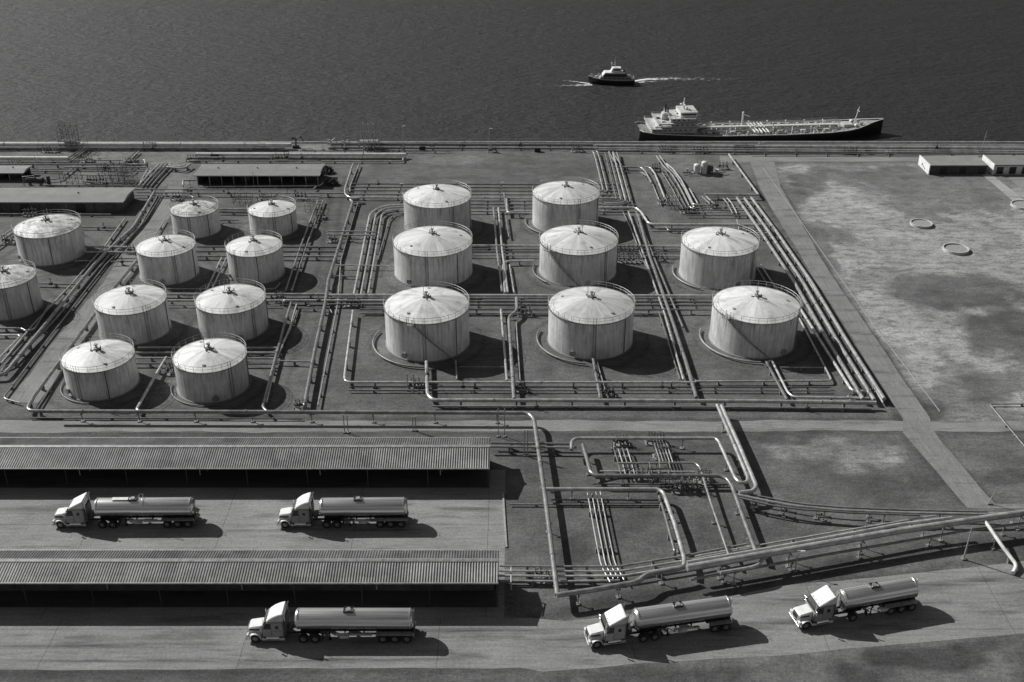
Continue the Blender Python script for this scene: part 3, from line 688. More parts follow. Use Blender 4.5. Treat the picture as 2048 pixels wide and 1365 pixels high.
run('between the back-row large tanks', [(800, 412), (1010, 412.5), (1246, 413)], .36, .6, 4, 2.0, 'from the gravel square', 'cross pipes')
run('between the large back-row tanks', [(992, 416), (999, 500), (1010, 585)], .40, .8, 2, 1.0, 'from the three-pipe loop')
run('short upright-looking stub between the back-row large tanks', [(1008, 386), (1014, 428)], .35, .9)
run('bent connector between the back-row large tanks', [(1013, 398), (1015, 426), (1064, 427)], .40, 1.0)
run('short pipe end lying in the back-row tank shadow', [(1012, 432), (1018, 475)], .30, .6)
run('hooked pipe between the middle-row large tanks', [(1068, 522), (1010, 523), (1006, 532), (1010, 586)], .42, .8)
run('thin pipe inside the hook between middle-row large tanks', [(1019, 530), (1028, 586)], .26, .5)
run('thick pipe linking all three middle-row large tanks', [(900, 492), (1200, 492.5), (1370, 493)], .48, .9)
run('under the middle-row thick link', [(900, 505), (1150, 505.5), (1368, 506)], .30, .5, 3, 1.5, 'from the quay', 'cross pipes', valves=1)
run('long main crossing the whole tank field behind the front-row tanks', [(655, 591.5), (1000, 592), (1430, 593)], .62, .8)
run('just below the long tank-field main', [(660, 602.5), (1000, 603), (1430, 604)], .34, .6, 3, 1.3, 'from the quay', 'cross pipes')
run('long bright pipe skirting the backs of the front-row tanks', [(720, 619), (1000, 619.5), (1425, 620)], .36, .8, valves=2)
run('dark low pipe nearest the front-row tanks', [(720, 627), (1330, 628)], .24, .4, mat='pipe_dark', valves=2)
# --- quay bundle and H2 right side
run('hooked beside the long quay bundle', [(1181, 303.5), (1191, 304), (1197, 325), (1211, 382), (1200, 386)], .34, .8, 2, .95, 'from the gravel square')
run('in the long quay bundle', [(1222, 306), (1247, 402), (1236, 405), (1205, 405.5)], .38, .9, 4, .95, 'from the gravel square', 'quay bundle', rad=.8)
run("at the quay bundle's short stubs", [(1222, 303.5), (1226, 312), (1239, 331)], .34, .9, 2, .95, 'from the gravel square')
run('kinked pipe stepping down from the back-row tank to the road pipes', [(1198, 416), (1272, 416), (1282, 424), (1296, 446), (1306, 449.5), (1532, 450.5)], .52, .8, rad=1.6)
run('short pipe beside the kinked one, ending at the gravel track', [(1198, 409.5), (1274, 410)], .3, .6)
run('dark companion under the kinked pipe', [(1300, 457.5), (1534, 458.5)], .3, .5, mat='pipe_dark')
run('short hooked pipe behind the middle-row tank by the road', [(1332, 454), (1336, 461.5), (1378, 462)], .26, .5)
run('behind the road-side middle tank rim', [(1470, 466), (1538, 467)], .26, .5, 3, 1.3, 'from the quay')
run('bent pipe branching off the quay bundle over the gravel track', [(1228, 334), (1282, 335), (1290, 342), (1303, 366)], .40, .7, rad=1.2)
run('thin bent branch below the quay bundle', [(1232, 343), (1282, 344), (1292, 352)], .24, .4, mat='pipe_dark')
run('snaking pipe down the side of the valve yard', [(1290, 334.5), (1301, 336), (1310, 348), (1320, 372), (1331, 400)], .42, .8, rad=1.2)
run('thin pipe beside the snaking one in the valve yard', [(1300, 356), (1312, 385), (1322, 410)], .24, .4)
run('slanting past the two-domed machine', [(1316, 312), (1330, 332), (1348, 350), (1364, 376), (1383, 414), (1388, 416)], .34, .7, 2, .8, 'from the gravel track')
run('kinked pipe in the valve yard ending under the short headers', [(1333, 328), (1346, 338), (1362, 359), (1376, 386), (1387, 410), (1420, 410.5)], .40, .9)
run('straight pipe nearest the bare patch of the valve yard', [(1379, 378), (1396, 408)], .34, .6)
run('passing under the valve yard frame', [(1327, 343), (1350, 380), (1362, 404), (1374, 425)], .28, .5, 2, .9, 'from the gravel track')
run('horizontal header of two joined pipes beside the road corner', [(1409, 389.5), (1518, 390.5), (1514, 386), (1458, 309)], .48, 1.0, rad=1.0)
run('short header just below the road corner header', [(1412, 394), (1500, 394.5)], .30, .7)
run('slanting from header to tall valve', [(1408, 393), (1427, 411)], .34, .8, 2, .9, 'from the gravel track')
run('dropping from the road-corner header', [(1450, 396), (1460, 408), (1470, 428)], .28, .6, 2, .9, 'from the gravel track')
run('lying low in the valve yard', [(1374, 420), (1505, 421)], .24, .45, 3, 1.3, 'from the quay', 'cross pipes', valves=1)
run('dark pipe closing the lower side of the valve yard', [(1372, 431), (1514, 432)], .30, .5, mat='pipe_dark')
run('fine pipe climbing from the road-side middle tank', [(1474, 440), (1478, 462)], .2, .6)
# --- road-side bundle
run('in the bundle beside the perimeter road', [(1489, 397), (1536, 462), (1604, 562), (1672, 678), (1748, 800)], .62, .9, 3, 1.55, 'from the tanks', 'road-side bundle', sup=6)
run('slim outermost pipe between bundle and perimeter road', [(1506, 400), (1560, 470), (1628, 580), (1700, 690), (1766, 806)], .26, .5)
run('thick inner pipe curling back beside the road-side bundle', [(1592, 604), (1652, 700), (1702, 779), (1712, 784), (1732, 783)], .48, .8)
run('medium inner pipe beside the curled one near the front corner tank', [(1618, 625), (1676, 715), (1716, 778)], .34, .6)
run('thin bent pipe framing the front corner tank', [(1540, 560), (1600, 640), (1664, 762), (1392, 763.5), (1384, 757), (1336, 618)], .34, .6)
run('stubs beside the road-side middle tank', [(1516, 530), (1550, 585)], .28, .5, 2, 1.1, 'from the tank')
# --- between T4/T5, T7/T8
run('thick pipe slanting between middle tank and road-side tanks down to the front main', [(1276, 430), (1300, 515), (1345, 642), (1372, 725), (1393, 796)], .58, .9, sup=6)
run('medium pipe left of the thick slanting one, ending in the front tank shadow', [(1257, 424), (1291, 520), (1330, 630), (1367, 760)], .36, .7)
run('slender pipe left of the medium slanting one', [(1246, 424), (1262, 458), (1280, 505), (1312, 578)], .26, .5)
run('slender pipe through the front tank shadow', [(1318, 625), (1360, 760)], .26, .5)
run('twin of the thick slanting pipe, nearer the road', [(1272, 424), (1310, 520), (1352, 622), (1366, 655)], .36, .7)
# --- front frame of the large tanks
run('slim pipe boxing in the front-row tank beside the middle pipes', [(706, 622), (689, 752), (690, 762), (700, 765), (1000, 765), (1392, 765)], .38, 1.0, rad=1.0)
run('low under the front box pipe', [(694, 777.5), (1200, 778), (1664, 778.5)], .24, .4, 2, 1.0, 'from the quay', None, 'pipe_dark', valves=2)
run('long front main below the large tanks, joining the road-side bundle', [(853, 724), (855, 790), (866, 801), (1200, 801.5), (1500, 803), (1752, 806)], .58, 1.0, rad=1.4, valves=1)
run('dark low pipe just below the front main', [(866, 813), (1400, 814), (1742, 818)], .28, .45, mat='pipe_dark', valves=3)
run('pipe passing left of the thick one between the front-row tanks', [(1002, 620), (1008, 690), (1014, 762)], .42, .9)
run('thick offset pipe between the front-row tanks', [(1033, 596), (1034, 622), (1018, 634), (1018, 646), (1028, 798)], .56, 1.2, rad=1.0)
run('thin pipe right of the thick offset one', [(1032, 640), (1040, 762)], .26, .5)
run('short pipe from the stair foot of the front tank', [(911, 722), (914, 759)], .28, .5)
run('fine straight pipe across the shadow of the front tank', [(917, 734), (1009, 734.5)], .18, .6)
run('outlet pipe under the ladder of the middle front tank', [(1186, 716), (1193, 755), (1201, 798)], .48, .8, valves=1)
run('thin slanting line beside the middle front tank outlet', [(1193, 720), (1214, 792)], .22, .5)
run('outlet pipe from the corner front tank to the front main', [(1533, 724), (1552, 760), (1574, 800)], .46, .8, valves=1)
run('bent second outlet of the corner front tank', [(1544, 722), (1576, 786), (1588, 795), (1738, 797)], .38, .7)
run('fine straight pipe across the shadow of the corner front tank', [(1560, 735), (1646, 735.5)], .18, .6)
# --- pump yard right of the loading sheds
run('leaving the upper shed gable', [(979, 890), (1148, 892)], .34, 1.0, 2, .9, 'from the quay')
run('thick upper pipe dropping from the front main beside the dry field', [(1443, 812), (1478, 890), (1513, 973), (1506, 983), (1478, 986)], .58, 1.7, sup=7, rad=1.1)
run('hairpin pipe looping round the pump yard', [(1143, 900), (1143, 884), (1152, 877), (1300, 877), (1431, 877), (1438, 884), (1471, 958), (1480, 966), (1494, 965), (1496, 955), (1434, 810)], .46, 1.7, rad=.9)
run('thick stepped pipe through the middle of the pump yard', [(1166, 890), (1173, 915), (1181, 945), (1192, 952), (1300, 952), (1440, 952), (1454, 958), (1464, 972), (1490, 1045), (1512, 1104)], .56, 1.6, rad=1.2)
run('pipe stepping from the pump manifold down to the diagonal rack', [(1236, 927), (1390, 926), (1400, 935), (1420, 1000), (1459, 1115)], .32, 1.5, rad=.8)
run('leading to the pump manifold', [(1240, 895), (1250, 927), (1256, 950)], .20, .9, 4, .60, 'from the loading shed', 'manifold pipes', down=(1, 0))
run('standing up behind the pump manifold', [(1320, 884), (1334, 928)], .16, 1.2, 5, .42, 'from the loading shed', 'manifold risers', down=(1, 0))
run('low pipe on the far side of the manifold', [(1190, 957), (1250, 944), (1340, 936)], .28, .5)
run('straight pipe crossing from manifold to valves', [(1200, 943), (1390, 944)], .24, .8, valves=2)
run('dark low pipe under the stepped pipe', [(1186, 968), (1460, 969)], .24, .35, mat='pipe_dark', valves=2)
run('branch from the tall elbow pipe bending down to the diagonal rack', [(1088, 979), (1200, 979), (1316, 979), (1327, 986), (1350, 1050), (1369, 1118), (1368, 1132)], .56, 1.6, rad=1.1)
run('shorter pipe beside the branch, ending in a valve', [(1316, 985), (1330, 1030), (1350, 1104)], .40, 1.0, down=(0, 1), valves=1)
run('slanting down the pump yard', [(1188, 986), (1202, 1060), (1216, 1130), (1233, 1160)], .17, .8, 4, .56, 'from the loading shed', 'slanting pipes', rad=2.5)
run('dark low pipe crossing under the four slanting ones', [(1100, 1000), (1330, 1001)], .22, .35, mat='pipe_dark', valves=1)
run('dark low pipe below the stepped-pipe shadow', [(1020, 1009), (1330, 1010)], .2, .3, mat='pipe_dark')
run('bending up from the lower shed', [(1001, 1142), (1110, 1143), (1240, 1143), (1380, 1120), (1500, 1097)], .26, .9, 3, .85, 'from the quay', 'shed pipes')
run('short ones by the lower shed', [(1001, 1157), (1130, 1158), (1240, 1156)], .28, .6, 2, .9, 'from the quay')
# --- diagonal rack
run('thick double-bent pipe from the tall elbow to the diagonal rack', [(1113, 1191), (1200, 1178), (1276, 1164), (1293, 1149), (1356, 1138), (1368, 1134)], .62, 1.8, rad=1.0, sup=6)
run('thickest pipe of the diagonal rack beside the tanker trucks road', [(1374, 1136), (1510, 1112), (1650, 1088), (1800, 1062), (1976, 1036), (2240, 1000)], .85, 2.5, sup=9)
run('thinner upper pipe of the diagonal rack', [(1374, 1125), (1510, 1102), (1650, 1077), (1800, 1049), (1904, 1036)], .42, 2.4, sup=9)
run('slim third pipe behind the diagonal rack', [(1390, 1113), (1650, 1068), (1880, 1030)], .22, 1.0)
run('S-bend linking the lower and upper pipes of the diagonal rack', [(1440, 1146), (1500, 1136), (1516, 1131), (1526, 1118), (1540, 1110)], .42, 2.0, rad=.8)
run('lowest pipe under the diagonal rack', [(1380, 1160), (1650, 1110), (1930, 1062), (2240, 1022)], .34, 1.4, sup=9)
run('curving pipe along the dry field, outermost', [(1478, 985), (1540, 997), (1600, 1008), (1680, 1015), (1800, 1020), (1976, 1024)], .26, 1.3, rad=6, mat='pipe_dark')
run('curving main along the dry field to the picture edge', [(1474, 990), (1538, 1003), (1590, 1013), (1680, 1021), (1800, 1026), (1960, 1029), (2240, 1020)], .36, 1.6, rad=6)
run('inner curving pipe beneath the curving main', [(1480, 996), (1540, 1011), (1600, 1019), (1700, 1026), (1840, 1031)], .26, 1.5, rad=6, mat='pipe_dark')
run('pale pipe sloping from the diagonal rack to a hydrant in the grass', [(1968, 1040, 2.4), (1978, 1054, 2.2), (2006, 1095, 1.4), (2034, 1131, .5), (2026, 1147, .3)], .46, .5, rad=.6, sup=30, mat='offwhite')
run('on the first gravel slab foot', [(-60, 340), (120, 340.5)], .24, .5, 2, 1.1, 'from the quay', None, 'pipe_dark', valves=1)
run('short steep pipe between the frames and the sloping row', [(236, 345), (262, 345), (270, 338)], .3, .7)
run('thin pipe over the frames behind the long warehouse', [(150, 350), (262, 351)], .26, 1.6, sup=3)
run('low pipe right behind the long warehouse roof', [(90, 371), (280, 372)], .3, .8, sup=3)
run('thin water-edge pipe above the gravel square', [(600, 302), (900, 302.5)], .22, .5, mat='pipe_dark', valves=2)
run('thin pipe hooking round the small stained tank', [(330, 440), (312, 470), (262, 540)], .24, .5)
run('thin pipe along the warehouse side of the wide blotched tank', [(-20, 428), (222, 429)], .26, .5)
run('short bent pipe at the lower edge of the wide blotched tank', [(150, 522), (196, 522), (206, 508)], .26, .5)
# quay to shore small connections and rings round tank feet
def arc_ring(T, dr, a0, a1, label, d=.32, z=.35):
    o = T; X, Y = o.location.x, o.location.y; Rr = dr
    pts = [(X + Rr * math.cos(R(a0 + (a1 - a0) * k / 28)), Y + Rr * math.sin(R(a0 + (a1 - a0) * k / 28)), z) for k in range(29)]
    run(label, pts, d, z, world=True, rad=.3, cat='ring pipe', skip_sup=True, mat='pipe_dark')
arc_ring(TK['T6'], 8.9, 158, 272, 'curved pipe round the foot of the front tank with the crossing stair')
arc_ring(TK['T7'], 8.7, 160, 262, 'curved pipe round the foot of the front tank with the straight ladder')
arc_ring(TK['T8'], 8.5, 160, 268, 'curved pipe round the foot of the corner front tank')
arc_ring(TK['T5'], 8.1, 160, 240, 'curved pipe round the foot of the road-side middle tank')
arc_ring(TK['T4'], 8.3, 165, 225, 'curved pipe round the foot of the central middle-row tank')
arc_ring(TK['T2'], 8.2, 168, 232, 'curved pipe round the foot of the back-row tank by the quay bundle', .28)
arc_ring(TK['L7'], 6.1, 175, 275, 'curved pipe round the foot of the front corner pale tank', .2, .2)
arc_ring(TK['L8'], 6.3, 180, 290, 'curved pipe round the foot of the pale tank by the middle pipe', .2, .2)

# ------------------------------------------------------------------ tanker trucks (built nose towards +X, then placed)
def wheel(parent, x, y, dual, r=.50):
    s = 1 if y > 0 else -1; w = .56 if dual else .30
    t = MB(); prof = [(r - .02, -w / 2), (r, -w / 2 + .05), (r, w / 2 - .05), (r - .02, w / 2), (.30, w / 2), (.30, -w / 2)]
    N = 24; rows = [[t.bm.verts.new((a * math.cos(2 * math.pi * k / N), b, a * math.sin(2 * math.pi * k / N))) for k in range(N)] for a, b in prof]
    for i in range(len(prof)):
        for k in range(N): t.bm.faces.new((rows[i][k], rows[i][(k + 1) % N], rows[(i + 1) % 6][(k + 1) % N], rows[(i + 1) % 6][k]))
    wl = bpy.data.objects.new('wheel', None); COL.objects.link(wl); wl.parent = parent; wl.location = (x, y, r); wl.empty_display_size = .2
    t.build('tyre', M['rubber'], wl, smooth=R(35))
    q = MB().bar((0, s * (w / 2 - .10), 0), (0, s * (w / 2 - .04), 0), .305, 20).bar((0, s * (w / 2 - .06), 0), (0, s * (w / 2 + .05), 0), .12, 10)
    for k in range(8): q.bar((.2 * math.cos(k * .785), s * (w / 2 - .05), .2 * math.sin(k * .785)), (.2 * math.cos(k * .785), s * (w / 2 - .0), .2 * math.sin(k * .785)), .03, 5)
    q.build('rim', M['rim'], wl, smooth=R(40))
def truck(label, front, rear, L, style, shade=.42):
    """front / rear: points on the road under the bumper and under the trailer's tail"""
    F, B = Vector((front[0], front[1], 0)), Vector((rear[0], rear[1], 0))
    d = (F - B).normalized(); base = F - d * (L / 2)
    t = empty('tanker_truck', (base.x, base.y, 0.012), math.atan2(d.y, d.x), label, 'tanker truck', 'tanker trucks on the yard and approach road')
    X = lambda x: x + L / 2                            # x measured back from the bumper (negative)
    P = M['white']; key = 'cab%.2f' % shade
    if key not in M: M[key] = weathered('cab_paint', shade, 0.35, 0, 0.14, 1.5)
    Q = M[key]
    # chassis of the tractor
    MB().box((X(-4.2), .42, .82), (7.4, .12, .26)).box((X(-4.2), -.42, .82), (7.4, .12, .26)).box((X(-6.6), 0, .98), (1.5, .9, .12)).box((X(-2.0), 0, .8), (.3, .9, .2)).build('chassis_frame', M['black'], t)
    # hood with fenders
    hood = MB(); prof = [(-.28, .72), (-.20, 1.50), (-.34, 1.72), (-1.85, 1.98), (-1.85, .72)]
    hood.prism([(X(a), z) for a, z in prof], -.72, .72, .07); hood.build('hood', P, t, smooth=R(30))
    for s in (1, -1):
        f = MB(); pr = []
        for k in range(11):
            a = math.pi * (1.02 - k / 10 * 1.02); pr.append((X(-.98) - .66 * math.cos(a) * 1.0, .52 + .70 * math.sin(a)))
        inner = [(X(-.98) - (p[0] - X(-.98)) * -1 * .88, .52 + (p[1] - .52) * .88) for p in pr]
        f.prism(pr + inner[::-1], s * .70, s * 1.22); f.box((X(-.22), s * .95, .92), (.22, .5, .40), 0, .05)
        f.build('fender', P, t, smooth=R(40))
        MB().box((X(-.105), s * .98, .98), (.06, .34, .2), 0, .025).build('headlight', M['lens'], t)
    MB().box((X(-.2), 0, 1.15), (.07, .92, .78), 0, .02).build('grille', M['black'], t)
    MB().box((X(-.18), .50, 1.15), (.09, .06, .86)).box((X(-.18), -.50, 1.15), (.09, .06, .86)).box((X(-.18), 0, 1.57), (.09, 1.0, .06)).build('grille_surround', M['chrome'], t)
    MB().box((X(-.9), .735, 1.45), (1.1, .02, .22)).box((X(-.9), -.735, 1.45), (1.1, .02, .22)).build('hood_vent', M['dark_steel'], t)
    MB().prism([(X(a), z) for a, z in [(-1.95, 2.42), (-2.20, 2.86), (-2.28, 2.86), (-2.12, 2.46)]], -1.05, 1.05).build('sun_visor', M['dark_steel'], t)
    MB().box((X(-4.28), 0, 1.9), (.20, 1.9, 1.8)).build('cab_rear_panel', M['dark_steel'], t)
    MB().box((X(-.07), 0, .52), (.18, 2.42, .34), 0, .05).build('bumper', M['chrome'], t)
    # cab and sleeper
    cab = MB(); prof = [(-1.80, .78), (-1.80, 2.0), (-2.30, 2.78), (-2.62, 2.90), (-4.15, 2.90), (-4.15, .78)]
    cab.prism([(X(a), z) for a, z in prof], -1.12, 1.12, .06); cb = cab.build('cab', Q, t, smooth=R(30))
    MB().prism([(X(a), z) for a, z in [(-1.86, 2.12), (-2.24, 2.70), (-2.27, 2.68), (-1.90, 2.10)]], -1.0, 1.0).build('windshield', M['glass'], t, loc=(.035, 0, .02))
    if style == 'raised':    # sleeper roof climbing in one curved sweep
        prof = [(-2.30, 2.80), (-2.6, 3.12), (-3.1, 3.50), (-3.7, 3.78), (-4.2, 3.92), (-4.2, 2.86)]
    elif style == 'wedge':
        prof = [(-2.22, 2.78), (-2.50, 3.02), (-4.2, 3.95), (-4.2, 2.86)]
    else:
        prof = [(-2.05, 2.46), (-2.30, 2.92), (-4.0, 3.88), (-4.2, 3.80), (-4.2, 2.86), (-2.4, 2.80)]
    MB().prism([(X(a), z) for a, z in prof], -1.08, 1.08, .06).build('roof_fairing', M['offwhite'], t, smooth=R(30))
    for s in (1, -1):
        dr = MB().box((X(-2.32), s * 1.135, 1.62), (.92, .03, 1.50), 0, .012).build('door', Q, t)
        MB().prism([(X(a), z) for a, z in [(-1.93, 1.90), (-2.28, 2.62), (-2.76, 2.64), (-2.76, 1.90)]], s * 1.152, s * 1.17).build('door_window', M['glass'], dr)
        MB().box((X(-2.68), s * 1.17, 1.75), (.16, .04, .05)).build('handle', M['chrome'], dr)
        MB().box((X(-3.45), s * 1.13, 2.12), (.34, .03, .42), 0, .01).build('sleeper_window', M['glass'], t)
        sm = MB()
        for (qx, qz, qw, qh) in ((-1.84, 1.45, .035, 1.3), (-2.80, 1.75, .04, 1.9), (-4.08, 1.85, .04, 1.9), (-3.45, .92, 1.3, .035), (-2.3, .86, 1.0, .04), (-3.45, 2.70, 1.3, .03)): sm.box((X(qx), s * 1.118, qz), (qw, .012, qh))
        sm.build('panel_seam', M['black'], t)
        st_ = MB().box((X(-2.3), s * 1.19, .36), (.8, .16, .05)).box((X(-2.3), s * 1.19, .70), (.7, .10, .04)).build('step', M['dark_steel'], t)
        MB().box((X(-3.45), s * 1.13, 1.25), (1.10, .03, .62), 0, .01).build('locker_door', Q, t)
        MB().box((X(-2.95), s * 1.16, .52), (2.5, .10, .34), 0, .03).build('side_skirt', M['offwhite'], t)
        MB().bar((X(-2.2), s * .98, .62), (X(-3.6), s * .98, .62), .30, 18).build('fuel_tank', M['chrome'], t, smooth=R(40))
        mr = MB().box((X(-1.82), s * 1.42, 2.25), (.10, .18, .52), 0, .03).bar((X(-1.88), s * 1.1, 2.45), (X(-1.84), s * 1.42, 2.45), .02, 5).bar((X(-1.88), s * 1.1, 2.05), (X(-1.84), s * 1.42, 2.05), .02, 5)
        mr.build('side_mirror', M['chrome'], t)
        MB().bar((X(-4.34), s * .86, .9), (X(-4.34), s * .86, 3.6), .085, 10).bar((X(-4.34), s * .86, 3.6), (X(-4.50), s * .86, 4.05), .075, 10).build('exhaust_stack', M['chrome'], t, smooth=R(40))
        MB().box((X(-8.25), s * .95, .72), (.04, .55, .62)).build('mudflap', M['rubber'], t)
    for y in (-.6, 0, .6): MB().box((X(-2.36), y, 2.98), (.12, .1, .08), 0, .02).build('roof_light', M['lens'], t)
    MB().bar((X(-1.9), .95, 2.0), (X(-2.0), 1.0, 3.3), .02, 5).build('antenna', M['chrome'], t)
    ax = [-6.15, -7.45]; ta = [-(L - 3.45), -(L - 2.15), -(L - .85)]
    if style == 'tandem': ta = ta[1:]
    if style == 'single': ax = [-6.6]
    for s in (1, -1):
        wheel(t, X(-.98), s * 1.02, False)
        for a in ax: wheel(t, X(a), s * .96, True)
        for a in ta: wheel(t, X(a), s * .96, True)
    for a in ax + ta + [-.98]: MB().bar((X(a), -.9, .5), (X(a), .9, .5), .09, 8).build('axle', M['black'], t)
    # trailer barrel
    x0, x1 = -5.30, -(L - .12); Rr, zc = 1.14, 2.42; b = MB(); prof = []
    for k in range(5): a = k / 4 * math.pi / 2; prof.append((x0 - .24 * (1 - math.sin(a)), Rr - .30 * (1 - math.sin(a)) ** 1.0 if k else .80))
    prof = [(x0, 0.02), (x0 - .02, .75), (x0 - .10, 1.0), (x0 - .26, Rr - .02), (x0 - .36, Rr), (x1 + .36, Rr), (x1 + .26, Rr - .02), (x1 + .10, 1.0), (x1 + .02, .75), (x1, .02)]
    N = 48; rows = [[b.bm.verts.new((X(a), r * math.cos(2 * math.pi * k / N), zc + r * math.sin(2 * math.pi * k / N) * .97)) for k in range(N)] for a, r in prof]
    for i in range(len(prof) - 1):
        for k in range(N): b.bm.faces.new((rows[i][k], rows[i][(k + 1) % N], rows[i + 1][(k + 1) % N], rows[i + 1][k]))
    b.bm.faces.new(rows[0][::-1]); b.bm.faces.new(rows[-1])
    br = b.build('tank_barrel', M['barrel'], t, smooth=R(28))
    for k, xx in enumerate((x0 - .36, x1 + .36) if style != 'wedge' else (x0 - .36, x1 + .36, (x0 + x1) / 2)):
        MB().bar((X(xx) - .05, 0, zc), (X(xx) + .05, 0, zc), Rr + .03, 48).build('band', M['band'], br, smooth=R(40))
    fr = MB().box((X((x0 + x1) / 2), .42, 1.16), (abs(x1 - x0) - 1.0, .14, .26)).box((X((x0 + x1) / 2), -.42, 1.16), (abs(x1 - x0) - 1.0, .14, .26))
    for k in range(6): fr.box((X(x0 + (x1 - x0) * (k + .6) / 6.2), 0, 1.18), (.14, 1.5, .34))
    fr.box((X((ta[0] + ta[-1]) / 2), 0, .92), (abs(ta[-1] - ta[0]) + 1.5, 1.0, .30)); fr.build('trailer_frame', M['black'], t)
    MB().box((X((ta[0] + ta[-1]) / 2), 1.0, 1.14), (abs(ta[-1] - ta[0]) + 1.3, .62, .05)).build('wheel_guard', M['steel'], t)
    MB().box((X((ta[0] + ta[-1]) / 2), -1.0, 1.14), (abs(ta[-1] - ta[0]) + 1.3, .62, .05)).build('wheel_guard', M['steel'], t)
    for s in (1, -1):
        MB().bar((X(-9.0), s * .75, 1.1), (X(-9.0), s * .75, .22), .07, 6).box((X(-9.0), s * .75, .18), (.3, .3, .06)).build('landing_leg', M['black'], t)
        MB().bar((X(-9.6), s * 1.02, 1.06), (X(-(L - 4.6)), s * 1.02, 1.06), .14, 12).build('hose_tube', M['steel'], t, smooth=R(40))
        MB().box((X(x1 + .02), s * .95, 1.0), (.08, .3, .14)).build('tail_light', M['lens'], t)
    for s in (1, -1): MB().box((X(-10.6), s * 1.02, .78), (1.0, .34, .40), 0, .04).build('valve_box', M['offwhite'], t)
    MB().box((X(x1 - .02), 0, .70), (.1, 2.3, .16)).build('rear_bumper', M['steel'], t)
    # dome lid with its little rail, catwalk on the crown
    mx = (x0 + x1) / 2 + (.6 if style != 'wedge' else 1.3)
    MB().bar((X(mx), 0, zc + Rr - .05), (X(mx), 0, zc + Rr + .14), .24, 18).bar((X(mx), 0, zc + Rr + .14), (X(mx), 0, zc + Rr + .19), .28, 18).build('dome_lid', M['steel'], t, smooth=R(40))
    w = MB()
    for s in (1, -1):
        w.box((X(mx), s * .34, zc + Rr + .05), (1.0, .04, .22)); w.box((X(mx) + s * .5, 0, zc + Rr + .05), (.04, .68, .22))
    w.build('spill_box', M['dark_steel'], t)
    w = MB()
    for s in (1, -1): w.bar((X(x1 + .05), s * .22, .9), (X(x1 - .06), s * .22, zc + Rr + .1), .025, 5)
    for k in range(9): w.bar((X(x1 - .05), -.22, 1.1 + k * .3), (X(x1 - .05), .22, 1.1 + k * .3), .018, 4)
    w.build('rear_ladder', M['steel'], t)
    if style == 'wedge':
        MB().box((X(mx + 1.4), 0, zc + Rr + .05), (2.3, .55, .06)).build('catwalk', M['white'], t)
        MB().bar((X(mx - 1.2), .3, zc + Rr), (X(mx - 1.5), .3, zc + Rr + .95), .04, 6).bar((X(mx - 1.5), .3, zc + Rr + .95), (X(mx - 1.1), .3, zc + Rr + 1.0), .04, 6).bar((X(mx - 1.0), .3, zc + Rr + .95), (X(mx - .8), .3, zc + Rr), .04, 6).build('vent_arm', M['chrome'], t)
        MB().bar((X(x1), 0, 2.0), (X(x1 - .55), 0, 1.7), .24, 14).bar((X(x1 - .3), .35, 1.3), (X(x1 - .55), .35, 1.1), .3, 14).build('discharge_valve', M['steel'], t, smooth=R(40))
    MB().box((X(-4.75), 0, 1.25), (.5, 1.3, .5), 0, .04).bar((X(-4.9), .3, 1.4), (X(-5.25), .35, 1.8), .05, 6).bar((X(-4.9), -.3, 1.4), (X(-5.25), -.35, 1.8), .05, 6).build('air_lines', M['dark_steel'], t)
    return t
def under(px, py, up):    # road point that lies `up` metres behind the point seen at (px, py)
    g = G(px, py); return Vector((g.x, g.y + up, 0))
truck('tanker truck with a wedge-shaped cab roof and pump gear at its tail, upper yard', under(107, 1056, 1.0), under(386, 1054, 1.0), 17.6, 'wedge', .32)
truck('shorter tanker truck with a small box on its barrel, standing between the two sheds', under(555, 1056, 1.0), under(811, 1054, 1.0), 16.2, 'raised', .26)
truck('tanker truck with a tall curved cab roof, driving below the lower shed', under(494, 1284, 1.0), under(830, 1284, 1.0), 18.2, 'raised', .30)
truck('tanker truck angled uphill with two rear trailer axles beside the lower shed road end', under(1172, 1300, 1.1), under(1470, 1258, 1.1), 16.4, 'tandem', .40)
truck('tanker truck with a single drive axle and bare barrel, foremost up the approach road', under(1590, 1262, 1.1), under(1850, 1216, 1.1), 14.7, 'single', .24)

